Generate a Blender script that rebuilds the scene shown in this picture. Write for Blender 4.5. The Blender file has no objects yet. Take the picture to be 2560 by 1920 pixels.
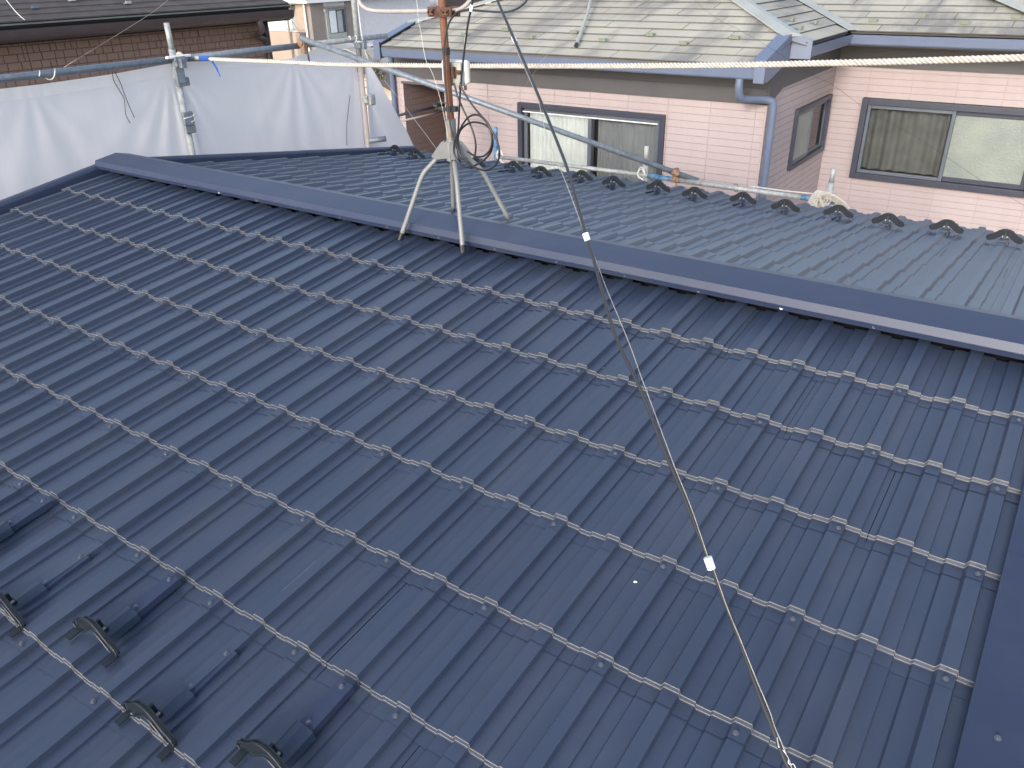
import bpy, math, random
from mathutils import Vector, Matrix, noise
random.seed(7)
sc = bpy.context.scene
COL = sc.collection
PI = math.pi
# ------------------------------------------------------------------ camera
CW = Vector((2.48347544, -2.81626768, 1.13901868))
RX = Vector((0.82274596, 0.56812534, -0.01796353))
RY = Vector((0.25222125, -0.39321764, -0.88417438))
RZ = Vector((-0.50938544, 0.72292011, -0.4668115))
cd = bpy.data.cameras.new('camera'); cam = bpy.data.objects.new('camera', cd); COL.objects.link(cam)
cam.matrix_world = Matrix(((RX.x, -RY.x, -RZ.x, CW.x), (RX.y, -RY.y, -RZ.y, CW.y), (RX.z, -RY.z, -RZ.z, CW.z), (0, 0, 0, 1)))
cd.sensor_width = 36.0; cd.lens = 36.0 * 2013.31 / 2560.0; cd.clip_start = 0.05; cd.clip_end = 2000
sc.camera = cam
sc.render.resolution_x = 1024; sc.render.resolution_y = 768
# ------------------------------------------------------------------ light
SUN_EL, SUN_AZ = math.radians(19), math.radians(172)      # azimuth clockwise from +Y
w = bpy.data.worlds.new("World"); sc.world = w; w.use_nodes = True
nt = w.node_tree; bgn = nt.nodes['Background']
sky = nt.nodes.new('ShaderNodeTexSky'); sky.sky_type = 'NISHITA'; sky.sun_disc = False
sky.sun_elevation = SUN_EL; sky.sun_rotation = SUN_AZ
sky.air_density = 1.0; sky.dust_density = 1.8; sky.ozone_density = 2.0
hsv = nt.nodes.new('ShaderNodeHueSaturation'); hsv.inputs['Saturation'].default_value = .66    # thin high haze
nt.links.new(sky.outputs[0], hsv.inputs['Color']); nt.links.new(hsv.outputs[0], bgn.inputs[0]); bgn.inputs[1].default_value = 0.15
sd = bpy.data.lights.new('sun', 'SUN'); sun = bpy.data.objects.new('sun', sd); COL.objects.link(sun)
sd.energy = 0.8; sd.angle = math.radians(9.0); sd.color = (1.0, 0.945, 0.88)
to_sun = Vector((math.sin(SUN_AZ) * math.cos(SUN_EL), math.cos(SUN_AZ) * math.cos(SUN_EL), math.sin(SUN_EL)))
sun.rotation_euler = to_sun.to_track_quat('Z', 'Y').to_euler()
sc.view_settings.view_transform = 'Standard'; sc.view_settings.look = 'None'
sc.view_settings.exposure = 1.30; sc.view_settings.gamma = 1.0; sc.view_settings.use_curve_mapping = False
G3 = {
  'mast': [[0.1618,0.055,0.3508],[0.1592,0.055,0.5155],[0.1459,0.055,0.8717],[0.1474,0.055,0.9935]],
  'bar': [[-0.3551,0.075,1.0174],[-0.3495,0.075,0.9884],[-0.3331,0.075,0.9659],[-0.2866,0.075,0.9487],[-0.2029,0.075,0.945],[-0.0629,0.075,0.9471],[0.0672,0.075,0.9506],[0.1238,0.075,0.9514],[0.2007,0.075,0.9541],[0.2327,0.075,0.9635],[0.2605,0.075,0.9788],[0.2822,0.075,0.9996],[0.2934,0.075,1.0202]],
  'cable_a': [[0.5966,0.02,1.0331],[0.5907,0.02,0.9987],[0.5705,0.02,0.9816],[0.5424,0.02,0.967],[0.5037,0.02,0.9569],[0.4647,0.02,0.9549],[0.3853,0.02,0.957],[0.3177,0.02,0.96],[0.2818,0.02,0.9575],[0.2565,0.02,0.9531],[0.2362,0.02,0.9417],[0.2182,0.02,0.9262],[0.2026,0.02,0.9065],[0.1908,0.02,0.8816],[0.1814,0.02,0.8523],[0.1739,0.02,0.8206],[0.1695,0.02,0.7887],[0.1695,0.02,0.7503],[0.1682,0.02,0.6863],[0.1744,0.02,0.5888],[0.1808,0.02,0.5226],[0.1919,0.02,0.4557],[0.2029,0.02,0.419],[0.2108,0.02,0.4026]],
  'cable_b': [[0.3675,-0.02,1.0269],[0.3601,-0.02,0.9986],[0.3526,-0.02,0.967],[0.3456,-0.02,0.9482],[0.3312,-0.02,0.9042],[0.3152,-0.02,0.8369],[0.3014,-0.02,0.7757],[0.2864,-0.02,0.6975],[0.2761,-0.02,0.6336],[0.2677,-0.02,0.5685],[0.2644,-0.02,0.546],[0.2615,-0.02,0.516],[0.2546,-0.02,0.4839],[0.2453,-0.02,0.4618],[0.2348,-0.02,0.4379],[0.2293,-0.02,0.4143],[0.2308,-0.02,0.3912],[0.2395,-0.02,0.3704],[0.2564,-0.02,0.3519],[0.2798,-0.02,0.342],[0.3077,-0.02,0.3436],[0.3376,-0.02,0.3517],[0.3715,-0.02,0.3693],[0.4032,-0.02,0.3911],[0.427,-0.02,0.4178],[0.4374,-0.02,0.4427],[0.4384,-0.02,0.4725],[0.4355,-0.02,0.4943],[0.4214,-0.02,0.518],[0.3938,-0.02,0.5302],[0.3637,-0.02,0.5335],[0.337,-0.02,0.532],[0.3057,-0.02,0.5213],[0.2793,-0.02,0.5026],[0.2645,-0.02,0.4848],[0.2553,-0.02,0.4627],[0.2528,-0.02,0.4397],[0.2562,-0.02,0.4139]],
  'cable_c': [[0.2314,0.0,0.681],[0.2349,0.0,0.6685],[0.2455,0.0,0.6322],[0.2627,0.0,0.5978],[0.2803,0.0,0.5666],[0.2954,0.0,0.5426],[0.3094,0.0,0.5155],[0.3216,0.0,0.4897],[0.33,0.0,0.4634],[0.3345,0.0,0.4366],[0.3322,0.0,0.4089],[0.3261,0.0,0.3852]],
  'cable_d': [[0.2951,-0.04,0.6894],[0.3042,-0.04,0.6664],[0.3334,-0.04,0.6289],[0.369,-0.04,0.5918],[0.3828,-0.04,0.5802],[0.4007,-0.04,0.5643],[0.4223,-0.04,0.5473],[0.4401,-0.04,0.5271],[0.4541,-0.04,0.5051],[0.47,-0.04,0.4862],[0.482,-0.04,0.4581],[0.4876,-0.04,0.4292],[0.482,-0.04,0.3988],[0.4662,-0.04,0.3731],[0.4392,-0.04,0.3549],[0.4102,-0.04,0.3439],[0.3718,-0.04,0.3456],[0.3335,-0.04,0.3582],[0.301,-0.04,0.3746],[0.2784,-0.04,0.3922],[0.2679,-0.04,0.4141],[0.2638,-0.04,0.4442],[0.2697,-0.04,0.475],[0.2851,-0.04,0.5033],[0.3062,-0.04,0.5318],[0.3305,-0.04,0.5543],[0.3539,-0.04,0.5656],[0.3766,-0.04,0.5682],[0.3951,-0.04,0.5639],[0.4169,-0.04,0.5497],[0.4346,-0.04,0.5295],[0.4466,-0.04,0.5044],[0.4512,-0.04,0.4771],[0.4485,-0.04,0.4548],[0.4383,-0.04,0.4315],[0.4187,-0.04,0.4115],[0.3934,-0.04,0.3991],[0.3645,-0.04,0.396],[0.3417,-0.04,0.4035],[0.3188,-0.04,0.4117]],
  'box': [[0.0777,0.1,0.7577],[0.2215,0.1,0.659]],
  'strap': [[0.1689,0.055,0.5585]],
  'clampv': [[0.1401,0.055,0.9527],[0.1418,0.055,0.8012],[0.1415,0.055,0.7375]],
  'guy': [[0.579,-0.1976,1.0602],[0.6493,-0.2561,1.0113],[0.8135,-0.3913,0.898],[0.9876,-0.5351,0.7775],[1.1717,-0.6917,0.6471],[1.2696,-0.7799,0.5747],[1.4159,-0.9298,0.4558],[1.4639,-0.9753,0.4189],[1.537,-1.0515,0.3587],[1.6101,-1.1247,0.3003],[1.6662,-1.1711,0.2614],[1.72,-1.2097,0.2279],[1.798,-1.2727,0.1748],[1.8586,-1.3265,0.1305],[1.9292,-1.3823,0.0832],[1.9927,-1.4364,0.0381],[2.0479,-1.4829,-0.0007],[2.0936,-1.5235,-0.0342],[2.1485,-1.5702,-0.073],[2.2152,-1.6307,-0.1227],[2.2419,-1.6543,-0.1421],[2.2754,-1.6823,-0.1655],[2.3069,-1.7098,-0.1883],[2.3248,-1.724,-0.2003],[2.3814,-1.7739,-0.2415]],
  'guy_wire': [[0.5943,-0.1793,1.0075],[0.723,-0.286,0.9245],[0.7705,-0.3287,0.8918],[0.8257,-0.3849,0.85],[0.9905,-0.5233,0.7425],[1.0698,-0.6112,0.6786],[1.1648,-0.6985,0.612],[1.2645,-0.7842,0.5457],[1.3963,-0.9046,0.4539],[1.4741,-0.9703,0.4028],[1.5243,-1.0165,0.3676],[1.5723,-1.0577,0.3357],[1.6149,-1.0938,0.3077],[1.6759,-1.1467,0.2669],[1.7228,-1.1909,0.2334],[1.7691,-1.2329,0.2013],[1.8682,-1.3234,0.1322],[1.909,-1.3604,0.1039],[1.9735,-1.4157,0.0611],[2.0452,-1.4849,0.0089],[2.0662,-1.5014,-0.0041],[2.1217,-1.5538,-0.0438],[2.1682,-1.593,-0.0743],[2.2221,-1.6396,-0.1102],[2.2504,-1.6628,-0.1284],[2.2671,-1.6773,-0.1396],[2.2786,-1.6895,-0.1486],[2.2891,-1.6985,-0.1555],[2.3006,-1.7076,-0.1627],[2.3133,-1.7186,-0.1712],[2.3232,-1.7256,-0.1768],[2.3317,-1.7345,-0.1834],[2.3857,-1.7863,-0.2226]],
  'guy_tail': [[2.2867,-1.6847,-0.1715],[2.2899,-1.6963,-0.1705],[2.2991,-1.7156,-0.1685]],
  'guy_twist': [[2.2867,-1.6847,-0.1715],[2.2996,-1.6966,-0.178],[2.3018,-1.7035,-0.181],[2.312,-1.7091,-0.1839],[2.319,-1.7141,-0.1867],[2.3215,-1.7205,-0.1896],[2.326,-1.7222,-0.1903],[2.3369,-1.7246,-0.1905],[2.3886,-1.7843,-0.2226]],
  'tape1': [[0.787,-0.3597,0.9035],[0.8,-0.3623,0.8852]],
  'tape2': [[1.4957,-1.0775,0.5181],[1.5054,-1.0812,0.5018]],
  'tape3': [[2.0699,-1.5587,0.0674],[2.0825,-1.5633,0.0466]],
  'tape0': [[0.3573,-0.02,0.9814],[0.3501,-0.02,0.9584]],
  'thread_b': [[0.3403,-0.01,0.9548],[0.3092,-0.01,0.8659],[0.2941,-0.01,0.7821],[0.2749,-0.01,0.6721]],
  'wire1': [[0.112,0.0241,0.3707],[-0.2528,0.3464,0.3798],[-0.6793,0.7211,0.3896],[-1.1597,1.1437,0.4007],[-1.6346,1.5576,0.4099]],
  'wire2': [[0.2683,0.0463,0.3846],[0.2626,0.0607,0.3892],[0.2579,0.0858,0.3936],[0.2295,0.2186,0.4204],[0.2004,0.3205,0.4466],[0.1617,0.4645,0.4818],[0.0075,0.9756,0.6185],[-0.0188,1.0435,0.6401],[-0.2207,1.8522,0.8259],[-0.3532,2.2493,0.9397]],
  'wire3': [[0.1681,0.0152,0.4457],[0.1631,0.0146,0.4949],[0.1466,0.0086,0.5999],[0.1229,-0.0035,0.7058],[0.0996,-0.0193,0.7699],[0.0848,-0.0231,0.8863],[0.0801,-0.0251,0.9108],[0.0737,-0.0225,1.0259]],
  'wire4': [[0.984,0.6061,1.006],[1.0379,0.5682,0.9785],[1.1664,0.4881,0.9221],[1.3143,0.4144,0.8766],[1.4753,0.3304,0.8226],[1.6355,0.2398,0.7615],[1.7222,0.2005,0.7395],[1.8876,0.1027,0.6718],[2.0592,0.0178,0.6196],[2.2688,-0.1021,0.538],[2.3876,-0.1622,0.5003],[2.4767,-0.2118,0.467]],
  'wire5': [[-2.6182,0.656,0.9438],[-2.6404,0.4735,0.8481],[-2.7414,-0.0646,0.6049]],
  'wire6': [[-7.0299,1.7797,0.8574],[-6.9173,1.7873,0.7462],[-6.8219,1.8064,0.6717]],
  'rope': [[-3.3596,1.1741,0.5202],[-3.2676,1.1729,0.5242],[-3.1158,1.1684,0.5255],[-2.824,1.1599,0.5279],[-2.2021,1.1466,0.5437],[-1.6457,1.1325,0.5531],[-1.0829,1.1243,0.5757],[-0.6117,1.1177,0.5954],[-0.1127,1.1118,0.6188],[0.3175,1.1072,0.6398],[0.7635,1.1031,0.6634],[1.1601,1.1005,0.6868],[1.3896,1.1,0.7026],[1.6787,1.099,0.7217],[1.9822,1.0991,0.7445],[2.2047,1.0993,0.7616],[2.386,1.0998,0.7763]],
  'stubs': [[-2.2741,3.7,-0.3083],[-0.651,3.7,-0.3278],[0.9393,3.7,-0.3367]],
  'stubs_b': [[-2.2851,3.7,-0.6155],[-0.6527,3.7,-0.5418],[0.9452,3.7,-0.5402]],
  'fpipe': [[-2.2449,3.7,-0.5762],[-0.6511,3.7,-0.5661],[0.9487,3.7,-0.5806]],
  'poleA': [[-3.2,1.0297,0.765],[-3.2,1.0005,0.4407],[-3.2,1.0076,-0.1133]],
  'poleB': [[-3.2,2.9239,0.8395],[-3.2,2.9191,0.6439],[-3.2,2.9203,-0.3402]],
  'lpipe': [[-3.2,-0.2423,0.5351],[-3.2,0.8876,0.5265],[-3.2,2.009,0.5111],[-3.2,2.9259,0.5201]],
  'brace': [[-3.12,2.1778,0.5863],[-1.274,1.5964,0.3978],[-0.3241,3.62,-0.4804],[-0.1545,3.75,-0.5682]],
  'tarp1_top': [[-3.26,-0.5868,0.4637],[-3.26,-0.2335,0.4687],[-3.26,0.0347,0.4661],[-3.26,0.503,0.4721],[-3.26,1.0221,0.4969],[-3.26,1.0981,0.4978]],
  'tarp2_top': [[-3.26,1.0214,0.4942],[-3.26,1.1083,0.4969],[-3.26,1.4845,0.4691],[-3.26,1.7969,0.4512],[-3.26,2.1303,0.417],[-3.26,2.2984,0.4476],[-3.26,2.471,0.4745],[-3.26,2.5808,0.461],[-3.26,2.7658,0.3934],[-3.26,2.9317,0.3271]],
  'tarp2_right': [[-3.26,2.9317,0.3271],[-3.26,2.929,0.2785],[-3.26,2.9212,0.1334],[-3.26,2.9179,-0.0474],[-3.26,2.9136,-0.2386],[-3.26,2.9081,-0.441],[-3.26,2.9209,-0.6516]],
  'tarp3_l': [[-3.17,2.9542,0.324],[-3.17,2.9527,0.249],[-3.17,2.9486,0.1355],[-3.17,2.9396,0.0081],[-3.17,2.9307,-0.1541],[-3.17,2.9265,-0.32],[-3.17,2.9171,-0.454],[-3.17,2.9125,-0.7173]],
  'tarp3_r': [[-3.8723,3.72,0.2039],[-3.8096,3.72,0.1363],[-3.7139,3.72,0.0065],[-3.6461,3.72,-0.1039],[-3.5165,3.72,-0.2975],[-3.4108,3.72,-0.439],[-3.3258,3.72,-0.5904],[-3.2615,3.72,-0.7565]],
  'coil': [[0.9442,3.66,-0.5212],[0.8785,3.66,-0.5908],[1.0515,3.66,-0.5908]],
  'tie1': [-3.2,0.0381,0.5234],
  'dang': [[[-3.24,0.5299,0.4939],[-3.24,0.5235,0.4366],[-3.24,0.5516,0.3584],[-3.24,0.5692,0.2965],[-3.24,0.5538,0.2026],[-3.24,0.5741,0.1356]],[[-3.24,0.5446,0.4924],[-3.24,0.5675,0.4182],[-3.24,0.5797,0.336],[-3.24,0.5978,0.2378],[-3.24,0.6147,0.1687]]],
  'bot': [[2.2535,-1.1401,-0.1492]],
}
SPK = [1.842, -1.3931, -0.2331]
SC0 = [1.0824, -1.8699, -0.2812]
SC1 = [1.0809, -1.7479, -0.2685]

# ------------------------------------------------------------------ helpers
ROOTLOC = {}
def tag(o, label=None, cat=None, group=None, kind=None):
    if label: o['label'] = label
    if cat: o['category'] = cat
    if group: o['group'] = group
    if kind: o['kind'] = kind
    return o
def thing(name, label, cat, loc=(0, 0, 0), group=None):
    o = bpy.data.objects.new(name, None); COL.objects.link(o); o.location = loc; o.empty_display_size = .1
    ROOTLOC[o] = Vector(loc)
    return tag(o, label, cat, group)
def link(name, me, parent=None, wloc=None):
    o = bpy.data.objects.new(name, me); COL.objects.link(o)
    if parent is not None:
        o.parent = parent
        if wloc is not None: o.location = Vector(wloc) - ROOTLOC.get(parent, Vector())
        ROOTLOC[o] = ROOTLOC.get(parent, Vector()) if wloc is None else Vector(wloc)
    elif wloc is not None: o.location = wloc; ROOTLOC[o] = Vector(wloc)
    return o
class MB:
    def __init__(s): s.v = []; s.f = []
    def add(s, vs, fs):
        b = len(s.v); s.v += [Vector(v) for v in vs]; s.f += [tuple(i + b for i in f) for f in fs]; return s
    def box(s, x0, x1, y0, y1, z0, z1):
        return s.add([(x0,y0,z0),(x1,y0,z0),(x1,y1,z0),(x0,y1,z0),(x0,y0,z1),(x1,y0,z1),(x1,y1,z1),(x0,y1,z1)],
                     [(0,3,2,1),(4,5,6,7),(0,1,5,4),(1,2,6,5),(2,3,7,6),(3,0,4,7)])
    def poly(s, pts): return s.add(pts, [tuple(range(len(pts)))])
    def prism(s, base, d):
        n = len(base); d = Vector(d); base = [Vector(p) for p in base]
        fs = [tuple(range(n))[::-1], tuple(range(n, 2*n))] + [(i, (i+1) % n, n + (i+1) % n, n + i) for i in range(n)]
        return s.add(base + [p + d for p in base], fs)
    def tube(s, pts, r, n=8, cap=True, phase=0.0, rfun=None):
        pts = [Vector(p) for p in pts]; m = len(pts); up = None; vs = []
        for i, p in enumerate(pts):
            t = (pts[min(i+1, m-1)] - pts[max(i-1, 0)]).normalized()
            if up is None:
                up = Vector((0, 0, 1)) if abs(t.z) < .9 else Vector((0, 1, 0))
            up = (up - t * up.dot(t)).normalized(); sd_ = t.cross(up)
            rr = rfun(i / (m-1)) if rfun else r
            for k in range(n):
                a = 2*PI*k/n + phase; vs.append(p + (up*math.cos(a) + sd_*math.sin(a)) * rr)
        fs = []
        for i in range(m-1):
            for k in range(n):
                a = i*n + k; b = i*n + (k+1) % n; fs.append((a, b, b+n, a+n))
        if cap: fs += [tuple(range(n))[::-1], tuple(range((m-1)*n, m*n))]
        return s.add(vs, fs)
    def extrude(s, prof, a, b, closed=False):
        """profile = list of 3D points at the start, swept from offset a to offset b"""
        a = Vector(a); b = Vector(b); n = len(prof); prof = [Vector(p) for p in prof]
        vs = [p + a for p in prof] + [p + b for p in prof]
        fs = [(i, i+1, n+i+1, n+i) for i in range(n-1)]
        if closed: fs += [(n-1, 0, n, 2*n-1), tuple(range(n))[::-1], tuple(range(n, 2*n))]
        return s.add(vs, fs)
    def grid(s, rows):
        n = len(rows[0]); vs = [p for r in rows for p in r]; fs = []
        for i in range(len(rows)-1):
            for k in range(n-1): fs.append((i*n+k, i*n+k+1, (i+1)*n+k+1, (i+1)*n+k))
        return s.add(vs, fs)
    def mesh(s, name, mat, off=Vector(), T=None, smooth=False, bevel=None):
        me = bpy.data.meshes.new(name)
        vs = [(T(v) if T else v) - off for v in s.v]
        me.from_pydata([tuple(v) for v in vs], [], s.f)
        if isinstance(mat, (list, tuple)):
            for q in mat: me.materials.append(q)
        else: me.materials.append(mat)
        if smooth:
            for p in me.polygons: p.use_smooth = True
        me.update(); return me
    def build(s, name, mat, parent=None, T=None, smooth=False, bevel=0, wloc=None, label=None, kind=None):
        off = Vector(wloc) if wloc is not None else ROOTLOC.get(parent, Vector())
        me = s.mesh(name, mat, off, T, smooth)
        o = link(name, me, parent, wloc)
        if bevel:
            md = o.modifiers.new('bevel', 'BEVEL'); md.width = bevel; md.segments = 2; md.limit_method = 'ANGLE'
        return tag(o, label, kind=kind)
def spline(pts, k=6):
    P = [Vector(p) for p in pts]; out = []
    for i in range(len(P)-1):
        a = P[max(i-1, 0)]; b = P[i]; c = P[i+1]; d = P[min(i+2, len(P)-1)]
        for j in range(k):
            t = j/k
            out.append(.5*((2*b) + (c-a)*t + (2*a-5*b+4*c-d)*t*t + (3*b-a-3*c+d)*t*t*t))
    out.append(P[-1]); return out
def resample(pts, step):
    out = [pts[0]]; acc = 0
    for a, b in zip(pts, pts[1:]):
        L = (b-a).length
        if L < 1e-9: continue
        d = step - acc
        while d <= L: out.append(a + (b-a)*(d/L)); d += step
        acc = (acc + L) % step
    return out
def twisted(pts, R, turns_per_m, strands=3, sub=8, sides=7, fill=.42):
    """laid rope: strands twisted round a centre line"""
    m = MB(); step = 1.0/turns_per_m/sub; P = resample(pts, step); up = None; fr = []
    for i, p in enumerate(P):
        t = (P[min(i+1, len(P)-1)] - P[max(i-1, 0)]).normalized()
        if up is None: up = Vector((0, 0, 1)) if abs(t.z) < .9 else Vector((0, 1, 0))
        up = (up - t*up.dot(t)).normalized(); fr.append((p, up.copy(), t.cross(up)))
    for k in range(strands):
        q = []
        for i, (p, u, v) in enumerate(fr):
            a = 2*PI*(i/sub + k/strands); q.append(p + (u*math.cos(a) + v*math.sin(a))*R*(1-fill))
        m.tube(q, R*fill, sides)
    return m
def copy_tree(o, wloc=None, rot=None):
    c = o.copy(); COL.objects.link(c)
    if wloc is not None: c.location = wloc
    if rot is not None: c.rotation_euler = rot
    for ch in [x for x in bpy.data.objects if x.parent == o]:
        d = ch.copy(); COL.objects.link(d); d.parent = c
        for g in [x for x in bpy.data.objects if x.parent == ch]:
            e = g.copy(); COL.objects.link(e); e.parent = d
    return c
# ------------------------------------------------------------------ materials
def mat(name, base, rough=.6, metal=0.0, spec=.5, n_amt=.12, n_scale=6.0, bump=0.0, b_scale=80.0, stretch=None, tint2=None, coat=0.0, fine=0.0):
    m = bpy.data.materials.new(name); m.use_nodes = True; t = m.node_tree; N = t.nodes; L = t.links; b = N['Principled BSDF']
    b.inputs['Roughness'].default_value = rough; b.inputs['Metallic'].default_value = metal
    b.inputs['Specular IOR Level'].default_value = spec; b.inputs['Coat Weight'].default_value = coat
    tc = N.new('ShaderNodeTexCoord'); src = tc.outputs['Object']
    if stretch:
        mp = N.new('ShaderNodeMapping'); mp.inputs['Scale'].default_value = stretch; L.new(src, mp.inputs[0]); src = mp.outputs[0]
    nz = N.new('ShaderNodeTexNoise'); nz.inputs['Scale'].default_value = n_scale; nz.inputs['Detail'].default_value = 6; L.new(src, nz.inputs['Vector'])
    mr = N.new('ShaderNodeMapRange'); mr.inputs['From Min'].default_value = .3; mr.inputs['From Max'].default_value = .7; L.new(nz.outputs['Fac'], mr.inputs['Value'])
    mx = N.new('ShaderNodeMix'); mx.data_type = 'RGBA'; L.new(mr.outputs[0], mx.inputs['Factor'])
    lo = [c*(1-n_amt) for c in base]; hi = [min(1, c*(1+n_amt)) for c in base] if not tint2 else list(tint2)
    mx.inputs['A'].default_value = (*lo, 1); mx.inputs['B'].default_value = (*hi, 1)
    out = mx.outputs['Result']
    L.new(out, b.inputs['Base Color'])
    mrr = N.new('ShaderNodeMapRange'); mrr.inputs['To Min'].default_value = max(.05, rough-.06); mrr.inputs['To Max'].default_value = min(1, rough+.06)
    L.new(nz.outputs['Fac'], mrr.inputs['Value']); L.new(mrr.outputs[0], b.inputs['Roughness'])
    if bump:
        n2 = N.new('ShaderNodeTexNoise'); n2.inputs['Scale'].default_value = b_scale; n2.inputs['Detail'].default_value = 4; L.new(tc.outputs['Object'], n2.inputs['Vector'])
        bp = N.new('ShaderNodeBump'); bp.inputs['Strength'].default_value = bump; bp.inputs['Distance'].default_value = .01
        L.new(n2.outputs['Fac'], bp.inputs['Height']); L.new(bp.outputs[0], b.inputs['Normal'])
    m['_out'] = 0
    return m
def mnodes(m): return m.node_tree.nodes, m.node_tree.links, m.node_tree.nodes['Principled BSDF']
def overlay_specks(m, color, scale, thresh, amount=1.0):
    """sparse specks of dust / droppings laid over the base colour"""
    N, L, b = mnodes(m); old = b.inputs['Base Color'].links[0].from_socket
    tc = N.new('ShaderNodeTexCoord'); oi = N.new('ShaderNodeObjectInfo'); ad = N.new('ShaderNodeVectorMath'); ad.operation = 'ADD'
    L.new(tc.outputs['Object'], ad.inputs[0]); L.new(oi.outputs['Location'], ad.inputs[1])
    vo = N.new('ShaderNodeTexVoronoi'); vo.inputs['Scale'].default_value = scale; L.new(ad.outputs[0], vo.inputs['Vector'])
    r1 = N.new('ShaderNodeMath'); r1.operation = 'LESS_THAN'; r1.inputs[1].default_value = thresh; L.new(vo.outputs['Distance'], r1.inputs[0])
    sp = N.new('ShaderNodeSeparateColor'); L.new(vo.outputs['Color'], sp.inputs[0])
    r2 = N.new('ShaderNodeMath'); r2.operation = 'GREATER_THAN'; r2.inputs[1].default_value = .75; L.new(sp.outputs[0], r2.inputs[0])
    r3 = N.new('ShaderNodeMath'); r3.operation = 'MULTIPLY'; L.new(r1.outputs[0], r3.inputs[0]); L.new(r2.outputs[0], r3.inputs[1])
    r4 = N.new('ShaderNodeMath'); r4.operation = 'MULTIPLY'; r4.inputs[1].default_value = amount; L.new(r3.outputs[0], r4.inputs[0])
    mx = N.new('ShaderNodeMix'); mx.data_type = 'RGBA'; mx.inputs['B'].default_value = (*color, 1)
    L.new(r4.outputs[0], mx.inputs['Factor']); L.new(old, mx.inputs['A']); L.new(mx.outputs['Result'], b.inputs['Base Color'])
M = {}
M['navy'] = mat('navy_paint', (.031, .045, .083), rough=.42, spec=.85, n_amt=.06, n_scale=2.2, bump=.04, b_scale=220, stretch=(1, .25, 1))
overlay_specks(M['navy'], (.35, .36, .38), 9.0, .022, .8)
M['hem_edge'] = mat('hem_edge_glint', (.215, .195, .165), rough=.3, n_amt=.2, n_scale=30)  # lips paler than the navy: their glint is put into the colour
def vary(m, amt, dust, dscale, stretch, dmax):
    """piece-to-piece tone change plus a thin film of run-down dust"""
    N, L, b = mnodes(m); old = b.inputs['Base Color'].links[0].from_socket
    oi = N.new('ShaderNodeObjectInfo'); r = N.new('ShaderNodeMapRange'); r.inputs['To Min'].default_value = 1-amt; r.inputs['To Max'].default_value = 1+amt
    L.new(oi.outputs['Random'], r.inputs['Value']); h = N.new('ShaderNodeHueSaturation'); L.new(r.outputs[0], h.inputs['Value']); L.new(old, h.inputs['Color'])
    tc = N.new('ShaderNodeTexCoord'); ad = N.new('ShaderNodeVectorMath'); L.new(tc.outputs['Object'], ad.inputs[0]); L.new(oi.outputs['Location'], ad.inputs[1])
    mp = N.new('ShaderNodeMapping'); mp.inputs['Scale'].default_value = stretch; L.new(ad.outputs[0], mp.inputs[0])
    nz = N.new('ShaderNodeTexNoise'); nz.inputs['Scale'].default_value = dscale; nz.inputs['Detail'].default_value = 7; nz.inputs['Roughness'].default_value = .65; L.new(mp.outputs[0], nz.inputs['Vector'])
    q = N.new('ShaderNodeMapRange'); q.inputs['From Min'].default_value = .48; q.inputs['From Max'].default_value = .75; q.inputs['To Max'].default_value = dmax; L.new(nz.outputs['Fac'], q.inputs['Value'])
    mx = N.new('ShaderNodeMix'); mx.data_type = 'RGBA'; mx.inputs['B'].default_value = (*dust, 1); L.new(q.outputs[0], mx.inputs['Factor']); L.new(h.outputs[0], mx.inputs['A']); L.new(mx.outputs['Result'], b.inputs['Base Color'])
vary(M['navy'], .05, (.13, .13, .125), 7, (1, .3, 1), .16)
M['navy_cap'] = mat('navy_cap_paint', (.027, .038, .080), rough=.44, n_amt=.05, n_scale=1.2)
vary(M['navy_cap'], .02, (.13, .13, .125), 5, (.6, 1, 1), .14)
M['screw'] = mat('screw_paint', (.14, .155, .19), rough=.3, metal=.4)
M['deck'] = mat('roof_deck_dark', (.01, .011, .014), rough=.8)
M['guard'] = mat('bronze_guard', (.010, .015, .021), rough=.46, spec=.5, n_amt=.2)
M['guard_cover'] = mat('guard_cover_navy', (.030, .045, .078), rough=.32)
M['bolt'] = mat('bolt_zinc', (.30, .30, .29), rough=.5, metal=.4)
M['galv'] = mat('galvanised_steel', (.21, .24, .275), rough=.5, metal=.35, n_amt=.22, n_scale=28, bump=.15, b_scale=150)
M['galv_light'] = mat('galvanised_weathered', (.36, .375, .375), rough=.55, metal=.2, n_amt=.25, n_scale=35, bump=.15)
M['stand'] = mat('stand_grey', (.22, .235, .25), rough=.5, metal=.1, n_amt=.15, n_scale=14, tint2=(.235, .23, .225))
M['pipe_blue'] = mat('blue_pipe_paint', (.03, .14, .33), rough=.45, n_amt=.3, n_scale=30, tint2=(.18, .32, .46))
M['rust'] = mat('rusty_mast', (.36, .13, .04), rough=.8, n_amt=.5, n_scale=16, stretch=(1.6, 1.6, .6), tint2=(.19, .095, .065), bump=.4, b_scale=120)
M['rust_dark'] = mat('rusty_clamp', (.085, .042, .032), rough=.85, n_amt=.4, n_scale=40, tint2=(.16, .075, .05), bump=.5)
M['rust_orange'] = mat('rusty_coupler', (.38, .15, .07), rough=.8, n_amt=.4, n_scale=50, tint2=(.3, .24, .18), bump=.4)
M['pole_brown'] = mat('stained_pole', (.42, .33, .31), rough=.7, n_amt=.2, n_scale=9, stretch=(1, 1, .3), tint2=(.42, .40, .39))
M['rubber'] = mat('black_rubber', (.012, .012, .014), rough=.35)
M['cable'] = mat('black_cable', (.016, .015, .018), rough=.32)
M['cable_g'] = mat('grey_black_cable', (.035, .035, .04), rough=.35)
M['tape'] = mat('white_tape', (.85, .86, .88), rough=.5)
M['wire'] = mat('steel_wire', (.55, .50, .42), rough=.35, metal=.5, n_amt=.3, n_scale=60)
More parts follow.
